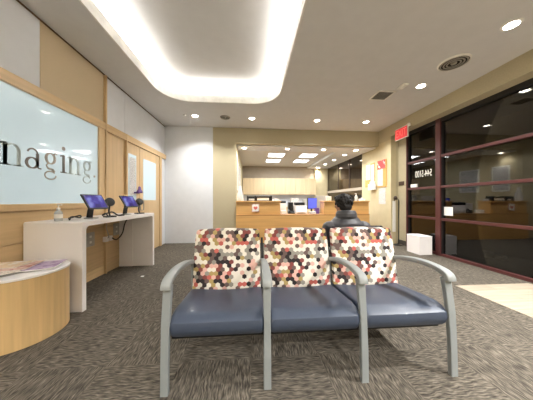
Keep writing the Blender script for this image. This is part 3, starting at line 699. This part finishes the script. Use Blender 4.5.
# ------------------------------------------------------------------ three-seat bench
legX = [-0.510, 0.100, 0.720, 1.327]; SY = 1.255   # feet of the front legs
ts = thing('tandem_seating', 'three seat waiting bench with hexagon print backs and slate blue seats', 'bench', (0.41, 1.6, 0))
def cushion(x0, x1):
    prof = []   # (y, z) outline of the cushion, waterfall front
    yf = SY+0.015
    prof += [(yf+0.02, 0.315), (yf, 0.34), (yf-0.012, 0.375), (yf-0.004, 0.41), (yf+0.03, 0.435), (yf+0.09, 0.446), (yf+0.2, 0.440), (yf+0.35, 0.425), (yf+0.50, 0.408), (yf+0.58, 0.395), (yf+0.60, 0.37), (yf+0.58, 0.32), (yf+0.3, 0.318)]
    us = [0, .008, .02, .035, .05, .075, .13, .25, .38, .5, .62, .75, .87, .925, .95, .965, .98, .992, 1]; rings = []
    for u in us:
        x = x0+(x1-x0)*u
        e = min(u, 1-u)*(x1-x0); r_ = 0.035
        k = 0 if e >= r_ else (1-math.sqrt(max(0, 1-((r_-e)/r_)**2)))*0.016
        dip = -0.010*math.sin(PI*u)**2
        ring = []
        cy = sum(p[0] for p in prof)/len(prof); cz = 0.375
        for y, z in prof:
            zz = z+(dip if z > 0.39 and y > yf+0.05 else 0)
            d = Vector((cy-y, cz-zz)); d = d.normalized()*k if d.length > 0 else d
            yy = y
            # rounded front corners
            if e < 0.025 and y < yf+0.1: yy += (1-math.sqrt(max(0, 1-((0.025-e)/0.025)**2)))*0.02
            ring.append(Vector((x, yy+d.x, zz+d.y)))
        rings.append(ring)
    bm = loft(bmesh.new(), rings)
    return bm
def backrest(x0, x1):
    rings = []; n = 14
    # height path: from (y,z) bottom to top, leaning back
    hp = [(1.80, 0.385), (1.805, 0.42), (1.82, 0.50), (1.835, 0.60), (1.855, 0.70), (1.875, 0.79), (1.893, 0.86), (1.90, 0.885)]
    bm = bmesh.new(); grid = {}
    front, back = [], []
    for j, (y, z) in enumerate(hp):
        a, b = [], []
        tz = j/(len(hp)-1)
        inset = 0.0 if tz < 0.8 else (0.003 if j == len(hp)-2 else 0.012)*1.0
        wx0, wx1 = x0+0.004+inset*0.8+0.008*tz, x1-0.004-inset*0.8-0.008*tz
        for i in range(n+1):
            u = i/n; x = wx0+(wx1-wx0)*u
            crown = 0.028*(1-(2*u-1)**4)*(1 if 0 < j < len(hp)-1 else 0.35)
            cz = z+(0.012*(1-(2*u-1)**2) if j >= len(hp)-2 else 0)
            a.append(Vector((x, y-crown, cz))); b.append(Vector((x, y+0.045, cz)))
        rings.append(a+b[::-1])
    loft(bm, rings); return bm
def bevel_round(o, w=0.008, seg=2):
    md = o.modifiers.new('round', 'BEVEL'); md.width = w; md.segments = seg; md.limit_method = 'ANGLE'; md.angle_limit = R(50)
    return o
for i in range(3):
    x0, x1 = legX[i], legX[i+1]
    obj('seat', cushion(x0+0.014, x1-0.014), M['vinyl'], ts, smooth='auto')
    bk = backrest(x0+0.012, x1-0.012+(0.022 if i == 2 else 0))
    for v in bk.verts: v.co.x -= (x0+x1)/2; v.co -= Vector((0, 0, 0))
    o = obj('backrest', bk, M['hex'], None, smooth=True, local=True)
    for v in o.data.vertices: v.co.y -= 1.85; v.co.z -= 0.38
    o.parent = ts; o.location = Vector(((x0+x1)/2, 1.815, 0.38))-Vector(ts.location)
    bevel_round(o, 0.012, 3)
    bm = bmesh.new(); box(bm, x0+0.05, x1-0.05, 1.42, 1.80, 0.285, 0.316, bev=0.004)
    obj('seat_pan', bm, M['black'], ts)
for i, x in enumerate(legX):
    bm = bmesh.new()   # front leg: foot forward, top a little behind
    sweep(bm, [(x, SY, 0.0), (x, SY+0.006, 0.20), (x, SY+0.018, 0.40), (x, SY+0.042, 0.56), (x, SY+0.055, 0.628)], [0.046, 0.046, 0.042 if 0 < i < 3 else 0.05, 0.05, 0.052], [0.030, 0.030, 0.030, 0.034, 0.036], bev=0.15)
    obj('leg', bm, M['grey'], ts)
    bm = bmesh.new(); sweep(bm, [(x, 1.97, 0.0), (x, 1.93, 0.22), (x, 1.86, 0.42), (x, 1.85, 0.60)], 0.03, 0.03, bev=0.2)
    obj('leg', bm, M['grey'], ts)
    pts = [(1.275, 0.622), (1.277, 0.640), (1.290, 0.655), (1.32, 0.668), (1.38, 0.678), (1.46, 0.682), (1.56, 0.676), (1.66, 0.662), (1.74, 0.645), (1.82, 0.625)]
    bm = bmesh.new(); pp = smooth_path([(x, a, b-0.006) for a, b in pts], 3)
    nn = len(pp); sweep(bm, pp, [0.066-0.016*k/(nn-1) for k in range(nn)], [0.042-0.007*k/(nn-1) for k in range(nn)], bev=0.35)
    obj('armrest', bm, M['greyp'], ts, smooth='auto')
    if i in (0, 3): continue
    bm = bmesh.new(); sweep(bm, [(x, 1.80, 0.63), (x, 1.86, 0.66), (x, 1.93, 0.80)], 0.02, 0.025, bev=0.2)
    obj('back_bracket', bm, M['black'], ts)
bm = bmesh.new(); box(bm, legX[0], legX[3], 1.84, 1.88, 0.36, 0.385); obj('rear_rail', bm, M['black'], ts)
bm = bmesh.new(); box(bm, legX[0], legX[3], 1.36, 1.40, 0.26, 0.286); obj('front_rail', bm, M['black'], ts)

# ------------------------------------------------------------------ black chair back to back, and the person
PX = 1.125
CXc = 1.135
ch = thing('waiting_chair', 'black waiting chair behind the bench, occupied, seen from behind', 'chair', (CXc, 2.4, 0))
bm = bmesh.new(); pts = [(CXc, 2.22, 0.47), (CXc, 2.185, 0.60), (CXc, 2.15, 0.75), (CXc, 2.12, 0.845), (CXc, 2.11, 0.875)]
sweep(bm, pts, [0.56, 0.58, 0.60, 0.59, 0.55], [0.05, 0.06, 0.05, 0.04, 0.025], bev=0.4)
obj('backrest', bm, M['darkf'], ch, smooth='auto')
obj('seat', B(CXc-0.29, CXc+0.29, 2.21, 2.72, 0.36, 0.44, bev=0.025, seg=3), M['darkf'], ch, smooth='auto')
for sx in (-1, 1):
    x = CXc+sx*0.31
    obj('leg', sweep(bmesh.new(), [(x, 2.74, 0), (x, 2.72, 0.62)], 0.04, 0.03, bev=0.2), M['grey'], ch)
    obj('leg', sweep(bmesh.new(), [(x, 2.10, 0), (x, 2.16, 0.40), (x, 2.15, 0.62)], 0.03, 0.03, bev=0.2), M['grey'], ch)
    obj('armrest', sweep(bmesh.new(), smooth_path([(x, 2.74, 0.62), (x, 2.70, 0.655), (x, 2.45, 0.66), (x, 2.14, 0.63)], 4), 0.045, 0.028, bev=0.3), M['greyp'], ch, smooth='auto')
obj('seat_rail', B(CXc-0.32, CXc+0.32, 2.30, 2.34, 0.335, 0.36), M['black'], ch)

def capsule(bm, pts, rads, n=14):
    tube(bm, pts, rads, n)
    ell(bm, pts[0], (rads[0],)*3, sub=2); ell(bm, pts[-1], (rads[-1],)*3, sub=2)
def fuse(name, bm, m, vox, parent=None, sm=2):
    loc = Vector((PX, 2.42, 0.44))
    bmesh.ops.translate(bm, verts=bm.verts, vec=-loc)
    o = obj(name, bm, m, None, local=True)
    r = o.modifiers.new('r', 'REMESH'); r.mode = 'VOXEL'; r.voxel_size = vox; r.use_smooth_shade = True
    s = o.modifiers.new('s', 'SMOOTH'); s.factor = 0.5; s.iterations = sm
    baked(o)
    if parent: o.parent = parent
    else: o.location = loc
    return o
HX, HY, HZ = 1.085, 2.36, 1.105      # head centre
hm = Matrix.Rotation(R(14), 4, 'Z') @ Matrix.Rotation(R(-8), 4, 'X')  # looks down and to the left
def hp(x, y, z): return Vector((HX, HY, HZ))+(hm @ Vector((x, y, z)))
bm = bmesh.new()
# skull, jaw, face (facing +y), ears, neck
ell(bm, hp(0, -0.01, 0.02), (0.076, 0.094, 0.092), hm); ell(bm, hp(0, 0.035, -0.045), (0.056, 0.06, 0.07), hm)
ell(bm, hp(0, 0.085, -0.095), (0.024, 0.02, 0.018), hm, 2)
tube(bm, [hp(0, 0.088, 0.015), hp(0, 0.098, -0.005), hp(0, 0.112, -0.022)], [0.008, 0.011, 0.014], 10)
for s in (-1, 1):
    ell(bm, hp(s*0.012, 0.1, -0.025), (0.009, 0.01, 0.008), hm, 2)
    ell(bm, hp(s*0.031, 0.080, 0.012), (0.014, 0.011, 0.009), hm, 2)          # eyelids
    ell(bm, hp(s*0.03, 0.082, 0.034), (0.022, 0.012, 0.007), hm, 2)            # brow
    ell(bm, hp(s*0.078, -0.005, -0.008), (0.010, 0.018, 0.031), hm, 2)         # ear
    ell(bm, hp(s*0.045, 0.062, -0.02), (0.024, 0.022, 0.02), hm, 2)            # cheek
ell(bm, hp(0, 0.094, -0.053), (0.024, 0.010, 0.006), hm, 2); ell(bm, hp(0, 0.092, -0.063), (0.02, 0.010, 0.007), hm, 2)
tube(bm, [(HX, HY-0.01, HZ-0.03), (HX, HY-0.02, 0.98), (PX, 2.34, 0.90)], [0.056, 0.056, 0.06], 16)
# trunk inside the clothes, limbs
tube(bm, [(PX, 2.33, 0.93), (PX, 2.33, 0.86), (PX, 2.35, 0.72), (PX, 2.38, 0.58), (PX, 2.40, 0.53)], [0.05, 0.095, 0.115, 0.12, 0.10], 16)
joints = []
for s in (-1, 1):
    sh = Vector((PX+s*0.20, 2.345, 0.85)); el = Vector((PX+s*0.24, 2.40, 0.63)); wr_ = Vector((PX+s*0.13, 2.64, 0.60))
    capsule(bm, [sh, sh.lerp(el, 0.5), el], [0.05, 0.045, 0.038]); capsule(bm, [el, el.lerp(wr_, 0.5), wr_], [0.038, 0.034, 0.025])
    hip = Vector((PX+s*0.09, 2.42, 0.53)); kn = Vector((PX+s*0.12, 2.86, 0.51)); an = Vector((PX+s*0.12, 2.84, 0.09))
    capsule(bm, [hip, hip.lerp(kn, 0.5), kn], [0.08, 0.07, 0.055]); capsule(bm, [kn, kn.lerp(an, 0.35), an], [0.052, 0.052, 0.035])
    capsule(bm, [an+Vector((0, -0.02, -0.03)), an+Vector((0, 0.16, -0.055))], [0.033, 0.028])
    joints.append((sh, el, wr_, hip, kn, an))
    # hand resting on the thigh: palm, four curled fingers, thumb
    d = (Vector((PX+s*0.09, 2.76, 0.595))-wr_).normalized(); side = d.cross(Vector((0, 0, 1))).normalized()*(-s)   # towards the thumb (inside)
    pc = wr_+d*0.05
    mt_ = Matrix(((side.x, d.x, 0, 0), (side.y, d.y, 0, 0), (side.z, d.z, 1, 0), (0, 0, 0, 1)))
    ell(bm, wr_+d*0.045, (0.040, 0.052, 0.017), mt_, 3)
    for k, (o_, ln) in enumerate(((0.028, 0.068), (0.010, 0.076), (-0.009, 0.070), (-0.027, 0.054))):
        b0 = wr_+d*0.082+side*o_; b1 = b0+d*ln*0.45+side*o_*0.12; b2 = b1+d*ln*0.32+Vector((0, 0, -0.012)); b3 = b2+d*ln*0.2+Vector((0, 0, -0.016))
        capsule(bm, [b0, b1, b2, b3], [0.0088, 0.0084, 0.0076, 0.0068], 10)
    t0 = wr_+d*0.025+side*0.028; t1 = t0+d*0.03+side*0.028; t2 = t1+d*0.028+side*0.006+Vector((0, 0, -0.008))
    capsule(bm, [t0, t1, t2], [0.013, 0.011, 0.009], 10)
body = fuse('person', bm, M['skin'], 0.0055)
tag(body, 'person seen from behind in a charcoal puffer jacket, seated behind the bench', 'person')
# hair: short tousled cap with locks
bm = bmesh.new(); ell(bm, hp(0, -0.022, 0.032), (0.092, 0.098, 0.092), hm, 3); ell(bm, hp(0, -0.045, -0.035), (0.078, 0.062, 0.062), hm, 3); ell(bm, hp(0, 0.05, 0.085), (0.070, 0.045, 0.032), hm, 3)
for k in range(230):
    th = random.uniform(0, 2*PI); ph = random.uniform(-0.45, 1.0)
    c_ = Vector((0.086*math.cos(th)*math.sqrt(1-ph*ph if ph > 0 else 1), -0.022+0.092*math.sin(th)*math.sqrt(1-ph*ph if ph > 0 else 1), 0.03+0.085*ph))
    if c_.y > 0.035 and c_.z < 0.06: continue
    if abs(c_.x) > 0.06 and c_.y > 0 and c_.z < 0.02: continue
    n_ = Vector((c_.x, c_.y+0.02, c_.z-0.02)).normalized(); t_ = (n_.cross(Vector((random.uniform(-1, 1), random.uniform(-1, 1), random.uniform(-0.3, 0.3))))).normalized()
    p0 = c_-n_*0.01; p1 = c_+n_*0.008+t_*0.012; p2 = c_+n_*random.uniform(0.006, 0.016)+t_*0.028+Vector((0, 0, -0.006))
    tube(bm, [hp(*p0), hp(*p1), hp(*p2)], [0.010, 0.0085, 0.004], 6)
hair = fuse('hair', bm, M['hair'], 0.006, body, 1)
# jacket with quilted rolls, raised collar
def oval(cx, cy, z, rx, ry, n=28, e=2.4):
    out = []
    for k in range(n):
        a = 2*PI*k/n; ca, sa = math.cos(a), math.sin(a)
        out.append(Vector((cx+rx*math.copysign(abs(ca)**(2/e), ca), cy+ry*math.copysign(abs(sa)**(2/e), sa), z)))
    return out
bm = bmesh.new(); rings = []
zs = [0.505+0.0125*k for k in range(0, 38)]
for z in zs:
    u = (z-0.505)/(0.9675-0.505)
    puff = 1+0.035*abs(math.sin(PI*(z-0.505)/0.068))
    rx = (0.205+0.055*u) if z < 0.83 else 0.2436-0.135*((z-0.83)/0.1375)
    ry = (0.135+0.01*u) if u < 0.8 else 0.143-0.055*((u-0.8)/0.2)**1.5
    rings.append(oval(PX, 2.385-0.03*u, z, rx*puff, ry*puff))
loft(bm, rings)
for s, (sh, el, wr_, hip, kn, an) in zip((-1, 1), joints):
    def puffed(a, b, r0, r1, n=14):
        ps = [a.lerp(b, k/n) for k in range(n+1)]; tube(bm, ps, [(r0+(r1-r0)*k/n)*(1+0.07*abs(math.sin(PI*k/3.5))) for k in range(n+1)], 16)
    shj = Vector((PX+s*0.20, 2.345, 0.838)); ell(bm, shj, (0.088, 0.088, 0.070), None, 3)
    puffed(shj, el+Vector((s*0.012, 0, 0)), 0.082, 0.068); ell(bm, el+Vector((s*0.012, 0, 0)), (0.069,)*3, None, 3); puffed(el+Vector((s*0.012, 0, 0)), wr_, 0.068, 0.046)
jk = fuse('jacket', bm, M['jacket'], 0.0085, body, 2)
bm = bmesh.new()
for z, r0 in ((0.962, 0.100), (0.986, 0.098), (1.008, 0.089)):
    tube(bm, [(HX+0.03+math.cos(2*PI*k/28)*r0, 2.335+math.sin(2*PI*k/28)*r0*0.92, z+0.008*math.sin(2*PI*k/28+PI)) for k in range(28)], 0.024, 10, closed=True)
cl = fuse('collar', bm, M['jacket'], 0.007, None, 2); cl.parent = jk; cl.location = (0, 0, 0)
bm = bmesh.new()
ell(bm, (PX, 2.41, 0.515), (0.185, 0.15, 0.085))
for s, (sh, el, wr_, hip, kn, an) in zip((-1, 1), joints):
    capsule(bm, [hip, hip.lerp(kn, 0.5), kn], [0.092, 0.082, 0.068]); capsule(bm, [kn, kn.lerp(an, 0.5), an+Vector((0, 0, 0.02))], [0.068, 0.064, 0.052])
for v in bm.verts: v.co.z = max(v.co.z, 0.437) if v.co.y < 2.73 else v.co.z
tr = fuse('trousers', bm, M['trousers'], 0.009, body, 2)
for s, (sh, el, wr_, hip, kn, an) in zip((-1, 1), joints):
    bm = bmesh.new(); ell(bm, (an.x, an.y-0.01, 0.05), (0.046, 0.06, 0.05)); ell(bm, (an.x, an.y+0.10, 0.035), (0.048, 0.12, 0.036)); box(bm, an.x-0.042, an.x+0.042, an.y-0.06, an.y+0.20, 0.0, 0.02, bev=0.008)
    for v in bm.verts: v.co.z = max(v.co.z, 0.002)
    fuse('shoe', bm, M['shoe'], 0.006, body, 1)

# ------------------------------------------------------------------ reception counter
rc = thing('reception_desk', 'long honey wood reception counter with a low middle section', 'reception desk', (1.45, 5.75, 0))
obj('front_panel', B(-0.405, 3.34, 5.56, 5.62, 0.0, 0.735, bev=0.003), M['honey'], rc)
obj('plinth', B(-0.405, 3.32, 5.575, 5.60, 0.0, 0.09), M['honey_d'], rc)
obj('worktop', B(-0.40, 3.34, 5.56, 6.35, 0.735, 0.765, bev=0.003), M['honey_d'], rc)
obj('screen_panel', B(-0.405, 0.80, 5.60, 5.64, 0.765, 1.105, bev=0.002), M['honey'], rc, label='raised panel at left')
obj('screen_panel', B(2.04, 3.34, 5.60, 5.64, 0.765, 1.105, bev=0.002), M['honey'], rc, label='raised panel at right')
obj('ledge', B(-0.405, 0.82, 5.57, 5.95, 1.105, 1.14, bev=0.003), M['honey'], rc)
obj('ledge', B(2.02, 3.36, 5.57, 5.95, 1.105, 1.14, bev=0.003), M['honey'], rc)
obj('end_panel', B(0.78, 0.80, 5.64, 5.94, 0.765, 1.105), M['honey'], rc); obj('end_panel', B(2.04, 2.06, 5.64, 5.94, 0.765, 1.105), M['honey'], rc)
obj('end_panel', B(3.30, 3.34, 5.62, 6.35, 0.0, 0.735), M['honey'], rc); obj('end_panel', B(-0.405, -0.37, 5.62, 6.35, 0.0, 0.735), M['honey'], rc)
# notice on the front
nf = thing('framed_notice', 'small framed notice with a pink heart on the left counter panel', 'notice', (0.12, 5.598, 0.84))
obj('frame', B(0.02, 0.22, 5.585, 5.60, 0.84, 1.06, bev=0.003), M['mag3'], nf)
obj('sheet', B(0.035, 0.205, 5.582, 5.586, 0.855, 1.045), M['paper'], nf)
hb = bmesh.new(); hpts = [(0.12+0.0036*16*math.sin(t)**3, 0.945+0.0036*(13*math.cos(t)-5*math.cos(2*t)-2*math.cos(3*t)-math.cos(4*t))) for t in [2*PI*k/40 for k in range(40)]]
loft(hb, [[Vector((x, 5.579, z)) for x, z in hpts], [Vector((x, 5.582, z)) for x, z in hpts]]); obj('heart', hb, mat('heart_pink', (226, 120, 110), 0.6), nf)
# things on the ledges
CT = 1.14
av = thing('acrylic_holder', 'tall tapered clear acrylic holder at left end of the counter ledge', 'holder', (-0.30, 5.72, CT))
obj('body', lathe(bmesh.new(), [(0.085, 0), (0.095, 0.02), (0.085, 0.18), (0.05, 0.30), (0.035, 0.40), (0.03, 0.42)]), M['clearw'], av, local=True, smooth='auto')
obj('base', lathe(bmesh.new(), [(0.06, 0.0), (0.065, 0.012), (0.04, 0.02)], (0, 0, 0)), M['trimw'], av, local=True, smooth='auto')
fo = thing('desk_tray', 'black desk organiser tray holding white papers on left ledge', 'tray', (0.23, 5.80, CT))
bm = bmesh.new()
for x in (-0.12, 0.10, 0.55): box(bm, x, x+0.035, 5.70, 5.90, CT, CT+0.14, bev=0.003)
box(bm, -0.12, 0.585, 5.88, 5.90, CT, CT+0.13); box(bm, -0.12, 0.585, 5.70, 5.90, CT, CT+0.012)
obj('frame', bm, M['dark'], fo)
obj('tray', B(0.135, 0.55, 5.71, 5.88, CT+0.09, CT+0.10), M['dark'], fo)
tag(obj('paper_stack', B(0.17, 0.50, 5.72, 5.87, CT+0.012, CT+0.085, bev=0.003), M['paper']), 'white paper stack in the right bay of the black tray', 'papers')
tag(obj('paper_stack', B(-0.07, 0.09, 5.72, 5.87, CT+0.012, CT+0.06, bev=0.003), M['print']), 'low paper stack in left bay of the black tray', 'papers')
tag(obj('card_holder', B(0.66, 0.78, 5.74, 5.82, CT, CT+0.07, bev=0.004), M['clearw']), 'small clear card holder at the right end of the left ledge', 'holder')
sb2 = thing('sanitizer_bottle', 'white pump bottle on the right counter ledge beside the person', 'bottle', (3.05, 5.75, CT))
obj('bottle', lathe(bmesh.new(), [(0.04, 0), (0.043, 0.01), (0.043, 0.12), (0.02, 0.15)]), M['gel'], sb2, local=True, smooth='auto')
bm = bmesh.new(); lathe(bm, [(0.02, 0.15), (0.02, 0.165), (0.008, 0.17), (0.008, 0.20), (0.015, 0.20), (0.015, 0.215)]); box(bm, -0.045, 0, -0.008, 0.008, 0.202, 0.214, bev=0.002)
obj('pump', bm, M['trimw'], sb2, local=True, smooth='auto')
tbx = thing('tissue_box', 'white tissue box near the right end of the counter ledge', 'box', (3.22, 5.75, CT)); obj('box', B(3.15, 3.29, 5.69, 5.81, CT, CT+0.06, bev=0.003), M['paper'], tbx)
bm = bmesh.new(); ell(bm, (3.22, 5.75, CT+0.07), (0.035, 0.02, 0.028), sub=2)
for v in bm.verts: v.co += noise.noise_vector(v.co*40)*0.012
obj('tissue', bm, M['paper'], tbx, smooth=True)
tag(obj('phone_dock', B(2.16, 2.30, 5.72, 5.84, CT, CT+0.13, bev=0.01), M['mag2']), 'small pale box on left end of the right counter ledge', 'box')
# work area things on the low desk
WT = 0.765
def desk_thing(name, x0, x1, y0, y1, z0, z1, m, label, cat, bev=0.006, group=None):
    return tag(obj(name, B(x0, x1, y0, y1, z0, z1, bev=bev), M[m]), label, cat, group)
pr = thing('printer', 'white desktop printer with dark lid on the low counter', 'printer', (1.42, 6.02, WT))
obj('body', B(1.28, 1.62, 5.86, 6.16, WT, WT+0.24, bev=0.012), M['white'], pr); obj('lid', B(1.29, 1.56, 5.86, 6.14, WT+0.241, WT+0.33, bev=0.01), M['dark'], pr); obj('paper_tray', B(1.33, 1.57, 5.76, 5.86, WT+0.05, WT+0.065), M['paper'], pr)
ph = thing('desk_phone', 'dark desk telephone left of the printer', 'phone', (1.17, 5.95, WT)); 
obj('body', box(bmesh.new(), -0.1, 0.1, -0.09, 0.09, 0, 0.04, bev=0.01, mtx=Matrix.Translation((0, 0, 0.02)) @ Matrix.Rotation(R(18), 4, 'X')), M['dark'], ph, local=True)
obj('handset', box(bmesh.new(), -0.09, -0.04, -0.09, 0.10, 0.05, 0.085, bev=0.012, mtx=Matrix.Translation((0, 0, 0.02)) @ Matrix.Rotation(R(18), 4, 'X')), M['black'], ph, local=True)
tag(obj('file_box', B(1.12, 1.26, 6.06, 6.26, WT, WT+0.33, bev=0.005), M['dark']), 'upright dark file box behind the desk telephone', 'box')
def monitor(x, y, z, rot, label, m='monitor'):
    t = thing('monitor', label, 'monitor', (x, y, z), rot, 'monitors at the reception desk')
    obj('panel', box(bmesh.new(), -0.2, 0.2, -0.012, 0.02, 0.13, 0.47, bev=0.006), M['dark'], t, local=True)
    obj('screen', box(bmesh.new(), -0.185, 0.185, -0.0145, -0.0122, 0.145, 0.455), M[m], t, local=True)
    obj('stand', box(bmesh.new(), -0.025, 0.025, 0.02, 0.04, 0.01, 0.28), M['dark'], t, local=True)
    obj('foot', box(bmesh.new(), -0.1, 0.1, -0.06, 0.09, 0, 0.012, bev=0.004), M['dark'], t, local=True)
monitor(1.85, 6.10, WT, R(30), 'monitor with a glowing blue screen right of the printer')
dv = thing('desk_divider', 'pale desk divider screen behind the right raised counter', 'divider', (2.2, 6.25, WT))
obj('panel', B(2.0, 2.42, 6.24, 6.27, WT, 1.30, bev=0.004), M['plate'], dv); obj('foot', B(2.02, 2.10, 6.18, 6.33, WT, WT+0.015), M['dark'], dv)
for k, (x, y, w_, h_, m, s) in enumerate(((0.92, 5.80, 0.15, 0.10, 'paper', 'short stack of white forms at the left end of the low counter'), (1.75, 5.74, 0.16, 0.07, 'print', 'stack of printed forms in front of the blue monitor'),
                                       (1.93, 5.92, 0.10, 0.17, 'purple', 'purple box at the right end of the low counter'), (0.95, 6.12, 0.18, 0.30, 'paper', 'tall white tray stack behind the white forms'))):
    desk_thing('paper_stack' if m != 'purple' else 'storage_box', x-w_/2, x+w_/2, y-0.08, y+0.08, WT, WT+h_, m, s, 'papers' if m != 'purple' else 'box')
# wall cabinets and rear counter
for i in range(7):
    x0 = -0.385+i*0.494; t = thing('wall_cabinet', 'pale maple wall cabinet on the back wall, %s' % ('at the left end', 'second from the left', 'third from the left', 'the middle one of seven', 'third from the right', 'second from the right', 'at the right end')[i], 'cabinet', (x0+0.247, 9.65, 1.43), group='wall cabinets behind the reception')
    obj('body', B(x0, x0+0.492, 9.52, 9.849, 1.43, 2.19), M['cab'], t)
    for k in (0, 1):
        d = obj('door', B(x0+0.003+k*0.245, x0+0.242+k*0.245, 9.50, 9.519, 1.433, 2.187, bev=0.004), M['cab'], t)
        obj('handle', B(x0+(0.2 if k == 0 else 0.26), x0+(0.206 if k == 0 else 0.266), 9.485, 9.499, 1.45, 1.55), M['steel'], d)
bc = thing('rear_counter', 'long white counter against the reception back wall', 'counter', (1.3, 9.55, 0))
obj('body', B(-0.36, 3.06, 9.27, 9.84, 0.0, 0.87), M['cab'], bc); obj('worktop', B(-0.38, 3.075, 9.23, 9.83, 0.87, 0.91, bev=0.004), M['white'], bc)
struct('backsplash', B(-0.40, 3.08, 9.835, 9.849, 0.92, 1.42), M['white_panel'])
bpy.data.objects['backsplash'].name = 'trim_9'
for x, w_, h_, m, s, c_ in ((0.75, 0.3, 0.3, 'white', 'white appliance on rear counter, leftmost', 'appliance'), (1.35, 0.25, 0.22, 'dark', 'black printer on the rear counter', 'printer'), (1.85, 0.35, 0.35, 'mag2', 'pale file rack on the rear counter', 'rack'), (2.45, 0.28, 0.3, 'plate', 'grey machine at right end of the rear counter', 'appliance')):
    desk_thing({'appliance': 'office_machine', 'printer': 'printer', 'rack': 'file_rack'}[c_], x, x+w_, 9.35, 9.65, 0.91, 0.91+h_, m, s, c_, 0.012)
# picture strips on the reception's left wall
for y0, y1, s in ((6.0, 6.5, 'white framed picture nearer on the reception side wall'), (6.9, 7.6, 'white framed picture farther on the reception side wall')):
    t = thing('picture_frame', s, 'picture', (XO+0.01, (y0+y1)/2, 1.5)); obj('frame', B(XO, XO+0.02, y0, y1, 1.45, 2.3, bev=0.004), M['trimw'], t); obj('sheet', B(XO+0.02, XO+0.022, y0+0.04, y1-0.04, 1.49, 2.26), M['print'], t)

# ------------------------------------------------------------------ world
wd = bpy.data.worlds.new('world'); SC.world = wd; wd.use_nodes = True
wd.node_tree.nodes['Background'].inputs[0].default_value = (0.02, 0.02, 0.022, 1); wd.node_tree.nodes['Background'].inputs[1].default_value = 1.0
